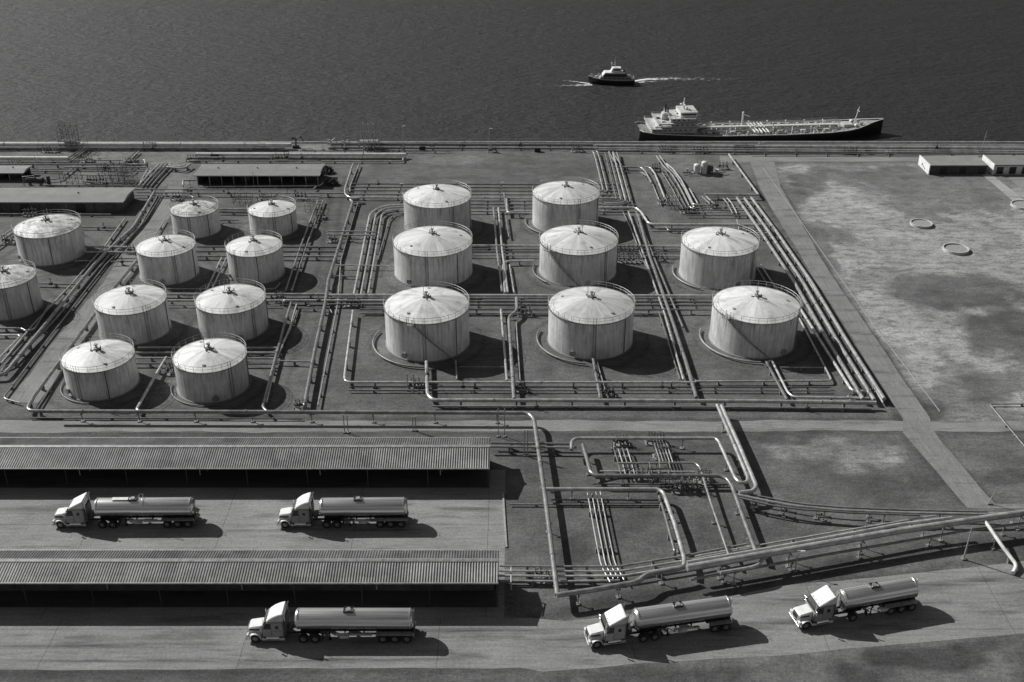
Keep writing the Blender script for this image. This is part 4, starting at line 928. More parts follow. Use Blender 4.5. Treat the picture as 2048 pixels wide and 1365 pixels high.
# ------------------------------------------------------------------ loading sheds
def corrugated(x0, x1, ya, za, yb, zb, pitch=.31, amp=.05, th=.05):
    """ribbed sheet between (ya,za) and (yb,zb)"""
    b = MB(); n = int((x1 - x0) / pitch * 4); sl = Vector((0, yb - ya, zb - za)).normalized(); nn = Vector((0, -sl.z, sl.y))
    if nn.z < 0: nn = -nn
    prev = None
    for i in range(n + 1):
        x = x0 + (x1 - x0) * i / n; k = i % 4; a = amp if k in (1, 2) else -amp * .2
        A = b.bm.verts.new((x, ya + nn.y * a, za + nn.z * a)); B = b.bm.verts.new((x, yb + nn.y * a, zb + nn.z * a))
        if prev: b.bm.faces.new((prev[0], A, B, prev[1]))
        prev = (A, B)
    return b
def shed(label, px_r, y_back, y_ridge, y_front, h, x_left, posts):
    # eave line, ridge and back eave from the sight lines at their own heights
    yf = G(px_r, y_front, h).y; xr = G(px_r, y_front, h).x
    hr = h
    for _ in range(60):
        yr = G(px_r, y_ridge, hr).y; hr += .1 * ((h + (yr - yf) * .20) - hr)
    hb = h
    yb = yr + (yr - yf) * .72; hb = hr - (yb - yr) * .20
    t = empty('loading_shed', ((x_left + xr) / 2, (yf + yb) / 2, 0.008), 0, label, 'loading shed')
    ox, oy = t.location.x, t.location.y
    f = corrugated(x_left - ox, xr - ox, yf - oy, h, yr - oy, hr).build('roof', M['shed_roof'], t)
    b = corrugated(x_left - ox, xr - ox, yb - oy, hb, yr - oy, hr).build('roof', M['shed_roof'], t)
    MB().prism([(yr - oy - .28, hr + .03), (yr - oy, hr + .14), (yr - oy + .28, hr + .03), (yr - oy, hr + .05)], x_left - ox, xr - ox + .05, axis='X').build('ridge_cap', M['steel'], t)
    for y, z in ((yf - .07, h - .04), (yb + .07, hb - .04)):
        MB().box(((x_left + xr) / 2 - ox, y - oy, z), (xr - x_left, .14, .16)).build('gutter', M['steel'], t)
    MB().prism([(yf - oy, h - .32), (yf - oy, h - .02), (yr - oy, hr - .03), (yb - oy, hb - .02), (yb - oy, hb - .32)], xr - ox - .12, xr - ox - .02, axis='X').build('gable_beam', M['steel'], t)
    MB().box(((x_left + xr) / 2 - ox, yb - oy - .3, hb / 2 - .1), (xr - x_left - .6, .12, hb - .3)).build('sky_block_wall', M['wall_dark'], t)  # added wall, keeps sky light out so the interior goes dark
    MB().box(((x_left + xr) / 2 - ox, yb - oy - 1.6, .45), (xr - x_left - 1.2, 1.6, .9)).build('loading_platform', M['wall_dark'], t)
    n = int((xr - x_left) / 7.4)
    for k in range(n + 1):
        x = x_left + .3 + (xr - x_left - .5) * k / n - ox
        MB().bar((x, yf - oy + .35, 0), (x, yf - oy + .35, h + .02), .065, 8).build('column', M['dark_steel'], t)
        MB().bar((x, yb - oy - .5, 0), (x, yb - oy - .5, hb - .05), .09, 8).build('column', M['steel'], t)
        MB().bar((x, yf - oy, h - .12), (x, yr - oy, hr - .14), .06, 5).bar((x, yr - oy, hr - .14), (x, yb - oy, hb - .12), .06, 5).build('rafter', M['steel'], t)
        if k % 2:
            MB().bar((x + 1.6, yr - oy, 0), (x + 1.6, yr - oy, h - .3), .08, 8).bar((x + 1.6, yr - oy, h - .4), (x + 1.6, yf - oy + .9, h - .7), .07, 8).bar((x + 1.6, yf - oy + .9, h - .7), (x + 1.6, yf - oy + .9, h - 1.7), .06, 8).build('loading_arm', M['railing'], t)
            MB().box((x - 1.2, yf - oy + .5, h - .35), (.5, .25, .14)).build('lamp_housing', M['white'], t)
    sheet('shed_shade_sheet', [(x_left, yf + .15, 0), (xr - .1, yf + .15, 0), (xr - .1, yb, 0), (x_left, yb, 0)], 0.013, M['floor_shade'], 0.02, 4)  # dark sheet under the roof, shade put into its colour
    return yf, yr, yb, xr
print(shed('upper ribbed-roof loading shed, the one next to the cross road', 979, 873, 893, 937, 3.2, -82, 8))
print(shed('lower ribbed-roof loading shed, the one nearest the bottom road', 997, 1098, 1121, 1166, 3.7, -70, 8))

# ------------------------------------------------------------------ warehouses and flat-roofed buildings
def warehouse(label, xl, xr, y_near, y_far, h, open_front=False, trim=True, group='low flat-roofed warehouses', over=.35, bays=9):
    yn = G(1024, y_near, h).y; yf = G(1024, y_far, h).y
    x0, x1 = G(xl, y_near, h).x, G(xr, y_near, h).x
    t = empty('warehouse', ((x0 + x1) / 2, (yn + yf) / 2, 0), 0, label, 'warehouse', group); ox, oy = t.location.x, t.location.y
    hw, hd = (x1 - x0) / 2, (yf - yn) / 2
    MB().prism([(-hd - over, h - .12), (-hd - over, h + .06), (0, h + .30), (hd + over, h + .06), (hd + over, h - .12)], -hw - over, hw + over, axis='X').build('roof', M['flat_roof'], t)
    e = MB()
    for s in (1, -1):
        e.box((0, s * (hd + over + .05), h + .0), (2 * hw + 2 * over + .2, .09, .22)); e.box((s * (hw + over + .05), 0, h + .0), (.09, 2 * hd + 2 * over, .22))
    e.build('eaves_trim', M['railing'], t)
    if open_front:
        MB().box((0, hd - .1, (h - .15) / 2), (2 * hw, .2, h - .15)).box((-hw + .1, .4, (h - .15) / 2), (.2, 2 * hd - .8, h - .15)).build('wall', M['wall_dark'], t)
        for k in range(bays + 1):
            x = -hw + .15 + (2 * hw - .3) * k / bays; MB().box((x, -hd + .12, (h - .14) / 2), (.16, .16, h - .14)).build('column', M['steel'], t)
        for k in range(4):
            x = -hw + 3 + k * (2 * hw - 6) / 3; MB().box((x, .4, .55), (2.2, 1.4, 1.1), 0, .05).build('stored_crate', M['dark_steel'], t)
    else:
        w = MB(); w.box((0, 0, (h - .14) / 2), (2 * hw, 2 * hd, h - .14)); w.build('wall', M['wall_dark'], t)
        for k in range(bays):
            x = -hw + (k + .5) * 2 * hw / bays; MB().box((x, -hd - .03, h * .40), (2.0 if k % 3 else 2.8, .08, h * .72)).build('door', M['black'] if k % 2 else M['dark_steel'], t)
            MB().box((x + hw / bays, -hd - .05, h / 2 - .1), (.10, .1, h - .3)).build('pilaster', M['steel'] if k % 3 == 0 else M['dark_steel'], t)
    for k in range(3):
        MB().bar((-hw * .7 + k * hw * .65, .4, h + .1), (-hw * .7 + k * hw * .65, .4, h + .6), .18, 10).build('roof_vent', M['steel'], t)
    return t
warehouse('long low warehouse with a plain roof at the left edge, in front of the frames', -260, 243, 404, 377.5, 2.3)
warehouse('open-sided warehouse on posts in front of the fat pale pipe', 392, 636, 351, 330, 2.5, True, bays=10)
warehouse('little open shelter under the pipe at the picture edge', -90, 44, 346, 333, 1.8, True, bays=5)
def block(label, xl, xr, y_near, y_far, h, mark=False, bays=6):
    yn = G(1024, y_near, h).y; yf = G(1024, y_far, h).y; x0, x1 = G(xl, y_near, h).x, G(xr, y_near, h).x
    t = empty('flat_roofed_building', ((x0 + x1) / 2, (yn + yf) / 2, 0), 0, label, 'building'); hw, hd = (x1 - x0) / 2, (yf - yn) / 2
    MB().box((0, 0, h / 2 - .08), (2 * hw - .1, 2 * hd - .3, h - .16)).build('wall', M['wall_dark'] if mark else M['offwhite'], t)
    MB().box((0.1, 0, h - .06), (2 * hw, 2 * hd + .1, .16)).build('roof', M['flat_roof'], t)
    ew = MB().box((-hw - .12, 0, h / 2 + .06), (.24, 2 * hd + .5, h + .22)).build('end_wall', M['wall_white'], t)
    if mark:
        q = MB()                      # weathered painted strokes on the white gable
        for (a, b_) in (((1.1, 1.25), (1.1, .55)), ((1.1, 1.25), (.7, 1.15)), ((.7, 1.15), (.75, .9)), ((.75, .9), (1.05, .9)), ((.5, 1.0), (.1, .8)), ((.1, .8), (.3, .5)), ((-.2, .85), (-.7, .45)), ((-.7, .45), (-.9, .7)), ((-.9, .7), (-1.2, .3))):
            q.bar((-hw - .26, a[0], a[1]), (-hw - .26, b_[0], b_[1]), .06, 4)
        q.build('painted_mark', M['dark_steel'], ew)
    MB().box((0, -hd - .0, h - .06), (2 * hw, .09, .2)).build('eaves_trim', M['dark_steel'], t)
    for k in range(bays):
        x = -hw + (k + .5) * 2 * hw / bays
        MB().box((x, -hd + .10, h * .42), (1.5, .08, h * .7)).build('door' if k % 2 else 'window', M['black'] if k % 2 else M['dark_steel'] if mark else M['glass'], t)
    return t
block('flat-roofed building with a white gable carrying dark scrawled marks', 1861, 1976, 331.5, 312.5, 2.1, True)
block('pale-walled flat-roofed building with a clean white gable, nearer the picture edge', 1990, 2220, 330.5, 312, 2.3, False, 9)

def tyre_marks():
    m, n, l, p = node_mat("tyre_rubber_film"); p.inputs["Base Color"].default_value = grey(.05); p.inputs["Roughness"].default_value = .9
    f = noise(n, l, coords(n, l, "Object", (.12, 2.2, 1)), 1.0, 5, .7); uv = n.new("ShaderNodeUVMap").outputs[0]; sx = n.new("ShaderNodeSeparateXYZ"); l.new(uv, sx.inputs[0])
    e = mul(n, l, mul(n, l, ramp(n, l, sx.outputs[1], 0, .5, 0, 1), ramp(n, l, sx.outputs[1], .5, 1, 1, 0)), mul(n, l, ramp(n, l, sx.outputs[0], 0, .2, 0, 1), ramp(n, l, sx.outputs[0], .8, 1, 1, 0)))
    l.new(mul(n, l, mul(n, l, ramp(n, l, f, .38, .68, 0, 1), e), .75), p.inputs["Alpha"])
    for k, (x0, y0, x1, y1, w) in enumerate(((-40, 1021, 360, 1019, 1.6), (860, 1018, 1004, 1020, 1.3), (380, 1062, 900, 1060, .7), (-40, 1293, 470, 1290, 1.2), (700, 1262, 1150, 1262, 1.5), (1000, 1290, 1700, 1236, 1.6), (1480, 1210, 2090, 1150, 1.8), (-40, 1322, 1000, 1320, .8), (120, 1000, 420, 998, .8))):
        a, c = G(x0, y0), G(x1, y1); nn = Vector((a.y - c.y, c.x - a.x, 0)).normalized() * w / 2; q = [a - nn, c - nn, c + nn, a + nn]
        me = bpy.data.meshes.new('tyre_marks'); me.from_pydata([(v.x, v.y, .018 + .0015 * k) for v in q], [], [(0, 1, 2, 3)]); u = me.uv_layers.new(name="UVMap")
        for i, c2 in enumerate(((0, 0), (1, 0), (1, 1), (0, 1))): u.data[i].uv = c2
        me.materials.append(m); o = bpy.data.objects.new('tyre_marks', me); COL.objects.link(o); tag(o, kind='structure')
tyre_marks()
# ------------------------------------------------------------------ concrete rings and edge strips in the field
def ring(label, px, py, rad, h):
    g = G(px, py); t = empty('concrete_ring', (g.x, g.y, 0), 0, label, 'concrete ring', 'concrete rings in the dry field')
    b = MB(); N = 48; prof = [(rad, 0), (rad, h), (rad - .22, h), (rad - .22, 0)]
    rows = [[b.bm.verts.new((a * math.cos(2 * math.pi * k / N), a * math.sin(2 * math.pi * k / N), z)) for k in range(N)] for a, z in prof]
    for i in range(3):
        for k in range(N): b.bm.faces.new((rows[i][k], rows[i][(k + 1) % N], rows[i + 1][(k + 1) % N], rows[i + 1][k]))
    b.build('ring_wall', M['ring'], t, smooth=R(40))
    MB().bar((0, 0, .01), (0, 0, .30), rad - .23, 40).build('infill', M['ring_fill'], t)
ring('round concrete kerb ring farther from the road corner, upper of the two whole ones', 1842, 450, 2.2, .5)
ring('round concrete kerb ring lower in the field, the larger whole one', 1911, 501, 2.45, .55)
ring('round concrete kerb ring cut by the picture edge below the pale path', 2047, 413, 2.6, .5)
def kerb(label, pts, w=.16, h=.10):
    P = [G(*p) for p in pts]; base = P[0].copy(); b = MB()
    for a, c in zip(P[:-1], P[1:]):
        d = c - a; m = (a + c) / 2 - base; b.box((m.x, m.y, h / 2 + .004), (d.length, w, h), math.atan2(d.y, d.x))
    o = b.build('kerb', M['railing'], loc=(base.x, base.y, 0)); tag(o, label, 'kerb')
kerb('long narrow pale kerb running down the field beside the perimeter road', [(1526, 336), (1655, 520), (1760, 668), (1880, 824)], .09)
run('slim pipe with a square corner lying in the field at the picture edge', [(2240, 808), (1979, 808.5), (2130, 990)], .22, .35, sup=12, rad=.5)
kerb('concrete edging at the open end of the upper yard', [(1006, 989), (1013, 1096)], .22, .16)

# ------------------------------------------------------------------ ships
def hull_mesh(L, st, z0, keel):
    """st: (x/L, half beam at deck, half beam at waterline, deck height above z0)"""
    b = MB(); rows = []
    for u, hd, hw, dz in st:
        x = u * L; q = [(hd, dz), (hd * .98 + hw * .02, dz * .72), ((hd + hw) / 2, dz * .3), (hw, 0), (hw * .8, keel)]
        rows.append([b.bm.verts.new((x, -a, z0 + z)) for a, z in q] + [b.bm.verts.new((x, a, z0 + z)) for a, z in q[::-1]])
    for i in range(len(rows) - 1):
        for k in range(9): b.bm.faces.new((rows[i][k], rows[i][k + 1], rows[i + 1][k + 1], rows[i + 1][k]))
    b.bm.faces.new(rows[0]); b.bm.faces.new(rows[-1][::-1]); return b
def deck_mesh(L, st, z0, drop):
    b = MB(); rows = [(b.bm.verts.new((u * L, -hd + .06, z0 + dz - drop)), b.bm.verts.new((u * L, hd - .06, z0 + dz - drop))) for u, hd, hw, dz in st]
    for i in range(len(rows) - 1): b.bm.faces.new((rows[i][0], rows[i + 1][0], rows[i + 1][1], rows[i][1]))
    return b
def rails(pts, h, parent, sp=1.5, name='railing', mat='railing', r=.04):
    b = MB()
    for a, c in zip(pts[:-1], pts[1:]):
        a, c = Vector(a), Vector(c); n = max(1, int((c - a).length / sp))
        for k in range(n + 1): q = a + (c - a) * k / n; b.bar(q, q + Vector((0, 0, h)), r * .8, 4)
        for z in (h, h * .5): b.bar(a + Vector((0, 0, z)), c + Vector((0, 0, z)), r, 4)
    return b.build(name, M[mat], parent)
def tanker_ship():
    a, c = G(1297, 290, SEA_Z), G(1750, 279, SEA_Z); d = (c - a).normalized(); n = Vector((-d.y, d.x, 0)); L = (c - a).length
    o = a + n * 5.2; t = empty('tanker_ship', (o.x, o.y, SEA_Z), math.atan2(d.y, d.x), 'long dark-hulled tanker ship moored off the quay, white deckhouse at its stern', 'tanker ship')
    st = [(-.035, 3.2, 2.2, 3.2), (-.02, 4.3, 3.2, 3.0), (.03, 4.9, 4.6, 2.6), (.12, 5.1, 5.0, 2.3), (.3, 5.1, 5.1, 1.7), (.6, 5.1, 5.1, 1.65), (.8, 5.0, 4.6, 1.9), (.88, 4.6, 3.7, 2.2), (.93, 3.8, 2.4, 2.5), (.97, 2.7, 1.2, 2.9), (1.01, 1.4, .25, 3.3), (1.06, .25, .05, 3.7)]
    hull_mesh(L, st, 0, -1.2).build('hull', M['hull'], t, smooth=R(35))
    deck_mesh(L, st, 0, .25).build('deck', M['deck'], t)
    w = MB()
    for s in (1, -1): w.tube([(u * L, s * hd, dz + .04) for u, hd, hw, dz in st], .12, 6)
    w.build('sheer_strake', M['white'], t)
    for s in (1, -1): rails([(u * L, s * (hd - .1), dz) for u, hd, hw, dz in st[1:8]], .9, t, 1.6, r=.045)
    # after deckhouse, its storeys hung on one frame scaled to the ship
    sc = .66; t0 = t; t = bpy.data.objects.new('superstructure', None); COL.objects.link(t); t.parent = t0; t.location = (0, 0, 2.55 - 2.8 * sc); t.scale = (1, 1, sc)
    for k, (x0, x1, hw, z, h, nm) in enumerate(((.8, 12.4, 4.5, 2.8, 1.9, 'deckhouse'), (2.6, 12.0, 4.1, 4.7, 1.8, 'deckhouse'), (5.6, 11.8, 3.7, 6.5, 1.7, 'deckhouse'))):
        hs = MB().box(((x0 + x1) / 2, 0, z + h / 2), (x1 - x0, 2 * hw, h), 0, .06).build(nm, M['ship'], t)
        MB().box(((x0 + x1) / 2, 0, z + h + .05), (x1 - x0 + .8, 2 * hw + .9, .1)).build('deck_edge', M['ship'], hs)
        for q in range(7): MB().box((x0 + rnd.uniform(.5, x1 - x0 - .5), rnd.uniform(-hw, hw), z + h + .3), (rnd.uniform(.4, 1.1), rnd.uniform(.4, .9), rnd.uniform(.4, .9)), 0, .04).build('deck_fitting', M['dark_steel' if q % 2 else 'white'], hs)
        for s in (1, -1):
            for q in range(int((x1 - x0) / 1.3)): MB().box((x0 + .8 + q * 1.3, s * (hw + .01), z + h * .62), (.5, .05, .45)).build('porthole', M['black'], hs)
        rails([(x0 - .3, -hw - .4, z + h + .1), (x1 + .3, -hw - .4, z + h + .1), (x1 + .3, hw + .4, z + h + .1), (x0 - .3, hw + .4, z + h + .1), (x0 - .3, -hw - .4, z + h + .1)], .9, hs, 1.3)
    br = MB().prism([(8.2, 8.3), (8.2, 10.1), (12.4, 10.1), (12.9, 9.3), (12.4, 8.3)], -3.0, 3.0, .05).build('bridge', M['offwhite'], t)
    MB().box((12.72, 0, 9.45), (.12, 5.4, .5)).box((10.4, -3.02, 9.4), (3.6, .06, .5)).box((10.4, 3.02, 9.4), (3.6, .06, .5)).build('bridge_window', M['black'], br)
    MB().box((10.4, 0, 10.18), (4.4, 6.2, .12)).build('bridge_roof', M['ship'], br)
    MB().box((10.4, 0, 8.32), (3.0, 9.0, .1)).build('bridge_wing', M['ship'], br)
    f = MB().prism([(3.8, 6.5), (4.1, 9.2), (6.0, 9.2), (6.6, 6.5)], -1.2, 1.2, .25).build('funnel', M['ship'], t)
    MB().bar((5.0, .3, 9.1), (5.0, .3, 12.4), .24, 10).bar((5.5, -.3, 9.1), (5.5, -.3, 11.2), .2, 10).build('exhaust_pipe', M['black'], f)
    m = MB().bar((9.6, 0, 10.2), (9.6, 0, 14.6), .26, 8, .12).bar((8.9, 0, 11.6), (10.5, 0, 11.6), .09, 6).bar((9.6, -1.3, 12.3), (9.6, 1.3, 12.3), .08, 6).box((9.7, 0, 12.0), (.3, 1.9, .2)).ball((9.0, .7, 11.9), .34).ball((10.2, -.6, 10.9), .42)
    m.build('radar_mast', M['white'], t)
    for s in (1, -1):
        lb = MB().ball((4.3, s * 4.7, 5.7), .75, (2.3, .85, .8)).build('lifeboat', M['white'], t)
        MB().bar((3.2, s * 4.5, 4.8), (3.2, s * 5.3, 6.5), .08, 5).bar((5.4, s * 4.5, 4.8), (5.4, s * 5.3, 6.5), .08, 5).build('davit', M['white'], lb)
    rails([(-1.4, -3.8, 3.2), (1.0, -4.7, 3.0)], 1.0, t); 
    t = t0
    # cargo deck: pipes fore and aft, cross pipes, catwalk, hatches, masts
    zd = 1.45
    for y in (-2.1, -1.4, -.75, .75, 1.4, 2.1): MB().tube([(14, y, zd + .55), (L * .86, y, zd + .6)], .16, 6).build('cargo_pipe', M['railing'], t)
    for k in range(15):
        x = 15 + k * (L * .86 - 16) / 14; MB().box((x, 0, zd + .25), (.25, 5.2, .5)).build('pipe_rest', M['deck'], t)
        for s in (1, -1):
            MB().bar((x + 1.1, s * (3.4 + .25 * (k % 2)), zd), (x + 1.1, s * (3.4 + .25 * (k % 2)), zd + .7), .38, 12).build('tank_hatch', M['ship'], t)
            if k % 2: MB().bar((x + .3, s * 2.9, zd), (x + .3, s * 2.9, zd + 1.5), .1, 6).ball((x + .3, s * 2.9, zd + 1.5), .2, u=8, v=6).build('vent_post', M['white'], t)
            elif k % 3 == 0: MB().bar((x - .5, s * .8, zd + .6), (x - .5, s * 4.3, zd + .45), .12, 6).build('branch_pipe', M['railing'], t)
    MB().box((L * .49 + 1, 0, zd + 1.25), (L * .74 - 2, 1.0, .1)).build('catwalk', M['white'], t)
    rails([(14, -.5, zd + 1.3), (L * .87, -.5, zd + 1.3)], .9, t, 2.0, 'catwalk_rail', 'white'); rails([(14, .5, zd + 1.3), (L * .87, .5, zd + 1.3)], .9, t, 2.0, 'catwalk_rail', 'white')
    for k in range(5): MB().bar((L * .47 + k * .9, -4.3, zd + .75), (L * .47 + k * .9, 4.3, zd + .75), .15, 8).build('manifold_pipe', M['white'], t)
    c = MB().bar((L * .44, 2.4, zd), (L * .44, 2.4, zd + 4.2), .24, 8).build('crane_post', M['white'], t)
    MB().bar((L * .44, 2.4, zd + 3.6), (L * .44 + 1.8, 2.2, zd + 3.0), .12, 6).build('crane_boom', M['white'], c)
    MB().bar((L * .565, -1.8, zd), (L * .555, -1.8, zd + 2.6), .16, 8).build('deck_post', M['white'], t)
    MB().bar((L * .93, 0, 2.3), (L * .945, 0, 7.0), .17, 8, .1).bar((L * .943, -.8, 6.0), (L * .943, .8, 6.0), .07, 5).build('fore_mast', M['white'], t)
    for s in (1, -1): MB().bar((L * .93, s * 1.3, 2.7), (L * .93, s * 2.3, 2.7), .45, 12).box((L * .955, s * 1.2, 3.0), (.9, .5, .6), 0, .1).build('windlass', M['ship'], t)
    MB().box((L * .90, 0, 2.45), (2.6, 3.0, .8), 0, .1).build('forecastle_hatch', M['ship'], t)
    for k in range(26): MB().bar((14.5 + k * 1.42, -3.4 + (k % 4) * 1.9, zd), (14.7 + k * 1.42, -3.2 + (k % 4) * 1.9, zd + rnd.uniform(.6, 1.5)), rnd.uniform(.09, .2), 6).build('deck_fitting', M['white' if k % 3 else 'ship'], t)
    for k in range(6): MB().box((16 + k * 6.1, -3.0 + (k % 3) * .3, zd + .4), (1.3, .8, .8), 0, .05).build('deck_locker', M['ship'], t)
tanker_ship()
def patrol_boat():
    a, c = G(1268, 170, SEA_Z), G(1180, 170, SEA_Z); d = (c - a).normalized(); n = Vector((-d.y, d.x, 0)); L = (c - a).length
    o = a - n * 1.9; t = empty('service_boat', (o.x, o.y, SEA_Z), math.atan2(d.y, d.x), 'small dark-hulled boat with stacked white cabins, under way out on the open water', 'boat')
    st = [(-.02, 1.6, 1.4, 1.3), (.1, 1.9, 1.7, 1.25), (.4, 2.0, 1.85, 1.25), (.7, 1.85, 1.5, 1.45), (.86, 1.4, .8, 1.75), (.96, .7, .25, 2.0), (1.03, .1, .03, 2.2)]
    hull_mesh(L, st, 0, -.6).build('hull', M['hull'], t, smooth=R(35)); deck_mesh(L, st, 0, .15).build('deck', M['deck'], t)
    w = MB(); [w.tube([(u * L, s * hd, dz + .03) for u, hd, hw, dz in st], .07, 5) for s in (1, -1)]; w.build('rubbing_strake', M['offwhite'], t)
    h1 = MB().prism([(.9, 1.1), (.9, 2.2), (9.8, 2.25), (10.6, 1.3)], -1.6, 1.6, .08).build('main_cabin', M['steel'], t)
    for k in range(6): MB().box((2.0 + k * 1.3, 1.62, 1.85), (.6, .04, .3)).build('cabin_window', M['black'], h1)
    for k in range(6): MB().box((2.0 + k * 1.3, -1.62, 1.85), (.6, .04, .3)).build('cabin_window', M['black'], h1)
    MB().prism([(2.2, 2.25), (2.2, 3.0), (8.6, 3.0), (9.3, 2.3)], -1.3, 1.3, .05).build('upper_cabin', M['dark_steel'], t)
    MB().prism([(2.6, 3.12), (2.6, 3.45), (8.7, 3.5), (9.5, 2.5), (9.2, 2.5), (8.5, 3.15)], -1.6, 1.6, .04).build('bridge_deck', M['white'], t)
    wh = MB().prism([(3.7, 3.45), (3.9, 4.7), (6.4, 4.75), (7.0, 3.5)], -1.15, 1.15, .06).build('wheelhouse', M['white'], t)
    MB().box((5.2, 1.17, 4.25), (2.0, .04, .4)).box((5.2, -1.17, 4.25), (2.0, .04, .4)).build('wheelhouse_window', M['black'], wh)
    MB().bar((5.7, 0, 4.7), (5.7, 0, 7.6), .09, 6, .05).bar((5.7, 0, 5.6), (6.8, 0, 5.7), .07, 5).bar((6.7, 0, 4.6), (6.7, 0, 5.9), .09, 6).ball((6.7, 0, 6.0), .22).bar((5.7, -.7, 6.2), (5.7, .7, 6.2), .05, 4).build('mast', M['white'], t)
    MB().bar((3.1, .7, 3.2), (2.2, .7, 4.4), .09, 6).box((2.9, 0, 3.8), (.7, .8, .7), 0, .1).build('funnel', M['dark_steel'], t)
    rails([(9.8, 1.5, 1.6), (12.4, .6, 2.0), (12.9, 0, 2.1), (12.4, -.6, 2.0), (9.8, -1.5, 1.6)], .75, t, .9, r=.03); rails([(.0, 1.5, 1.25), (.0, -1.5, 1.25)], .8, t, .8, r=.03)
    MB().box((11.2, 0, 1.9), (.7, .7, .6), 0, .08).bar((11.0, 0, 2.0), (10.3, 0, 3.0), .06, 5).build('deck_winch', M['white'], t)
patrol_boat()
def foam(name, pts, widths, seed, label):
    m = M.get('foam')
    if m is None:
        m, n, l, p = node_mat("sea_foam"); M['foam'] = m
        p.inputs["Base Color"].default_value = grey(.8); p.inputs["Roughness"].default_value = .8
        uv = n.new("ShaderNodeUVMap").outputs[0]; sx = n.new("ShaderNodeSeparateXYZ"); l.new(uv, sx.inputs[0])
        f = noise(n, l, coords(n, l, "Object", (.35, 1.6, 1)), 1.6, 6, .75); e = mul(n, l, ramp(n, l, sx.outputs[1], 0, 1, 1.0, 0.0), ramp(n, l, sx.outputs[0], 0, 1, 1, .0))
        thr = mul(n, l, f, mul(n, l, mul(n, l, e, -.30), .62, 'ADD'), 'SUBTRACT'); l.new(ramp(n, l, thr, 0, .10, 0, 1), p.inputs["Alpha"])
    bm = bmesh.new(); uvl = bm.loops.layers.uv.new("UVMap"); P = [G(x, y, SEA_Z) for x, y in pts]; rows = []
    base = P[0].copy()
    for i, p in enumerate(P):
        d = (P[min(i + 1, len(P) - 1)] - P[max(i - 1, 0)]).normalized(); nn = Vector((-d.y, d.x, 0)); w = widths[i] / 2
        rows.append([(bm.verts.new(p - base + nn * w * q + Vector((0, 0, .05))), i / (len(P) - 1), abs(q)) for q in (-1, -.5, 0, .5, 1)])
    for i in range(len(rows) - 1):
        for k in range(4):
            q = (rows[i][k], rows[i][k + 1], rows[i + 1][k + 1], rows[i + 1][k]); f = bm.faces.new([a[0] for a in q])
            for lp, a in zip(f.loops, q): lp[uvl].uv = (a[1], a[2])
    me = bpy.data.meshes.new(name); bm.to_mesh(me); bm.free(); me.materials.append(m); o = bpy.data.objects.new(name, me); COL.objects.link(o); o.location = base
    tag(o, label, 'wake', None, 'stuff')
foam('wake_foam', [(1268, 163), (1290, 159.5), (1335, 158), (1400, 158.5), (1480, 159)], [2.0, 4.6, 5.4, 5.4, 4.0], 1, 'white wake trailing behind the small boat')
foam('wake_foam', [(1266, 167), (1285, 165), (1310, 163), (1350, 161)], [1.2, 2.2, 2.0, 1.6], 3, 'thin lower wake line trailing behind the small boat')
foam('wake_foam', [(1184, 170.5), (1165, 171), (1130, 171.8), (1060, 174)], [2.2, 3.2, 2.8, 2.0], 2, 'white spray line spreading ahead of the small boat bow')
foam('wake_foam', [(1180, 168), (1160, 165), (1130, 161.5), (1105, 160)], [1.6, 1.8, 1.4, 1.0], 4, 'faint upper ripple spreading from the small boat bow')

# ------------------------------------------------------------------ masts, frames, valve stations, machines
def mast(label, px, py, h, lean=0.0, lamp=True, r=.09, name='lamp_post', cat='lamp post'):
    g = G(px, py); t = empty(name, (g.x, g.y, 0), 0, label, cat, None)
    MB().box((0, 0, .1), (.5, .5, .2)).build('base', M['block'], t)
    MB().bar((0, 0, .1), (lean, 0, h), r, 8, r * .6).build('post', M['railing'], t)
    if lamp: MB().bar((lean, 0, h), (lean + .5, -.2, h + .1), .04, 5).box((lean + .55, -.2, h + .08), (.5, .22, .12), 0, .03).build('lamp_head', M['offwhite'], t)
mast('tall lamp post on the quay above the right end of the gravel square pipes', 979, 303, 5.6)
mast('lamp post on the quay just left of the gravel square', 807, 301, 6.0)
mast('tall bare mast on the quay left of the scaffold tower', 646, 300, 6.6, -.2, False, .06, 'mast', 'mast')
mast('short mast on the quay near the head of the pipe bundle', 1133, 299, 3.6, 0, False, .06, 'mast', 'mast')
mast('slender mast on the quay behind the white-gabled buildings', 1964, 298, 4.3, .3, False, .08, 'mast', 'mast')
mast('pale leaning pole in the grass under the diagonal rack', 1927, 1119, 4.9, .1, False, .11, 'pole', 'pole')
mast('dark leaning pole at the foot of the perimeter road', 1978, 1008, 2.6, .5, False, .07, 'pole', 'pole')
mast('lamp post behind the back-row tank beside the gravel square', 802, 405, 4.2)
mast('lamp post between the two large back-row tanks', 1001, 402, 4.2)
mast('lamp post behind the right large back-row tank', 1078, 395, 3.8)
mast('thin pole in front of the open-sided warehouse', 508, 372, 3.4, 0, False, .06, 'pole', 'pole')
mast('thin dark pole beside the vessel skid', 82, 372, 7.0, 0, False, .07, 'pole', 'pole')
mast('thin dark pole on the first gravel slab', 76, 318, 2.4, 0, False, .05, 'pole', 'pole')
mast('thin dark pole on the second gravel slab', 198, 318, 2.0, 0, False, .05, 'pole', 'pole')
mast('dark thin mast at the water edge by the pipe scaffold', 178, 302, 5.4, 0, False, .05, 'mast', 'mast')
mast('dark thin mast right of the pair beside the pipe scaffold', 197, 302, 4.4, 0, False, .05, 'mast', 'mast')
mast('short post at the water edge near the picture edge', 79, 300, 3.6, 0, False, .06, 'mast', 'mast')
mast('slim pole with the lower lamp above the ship-side pipes', 1590, 1142, 3.0)
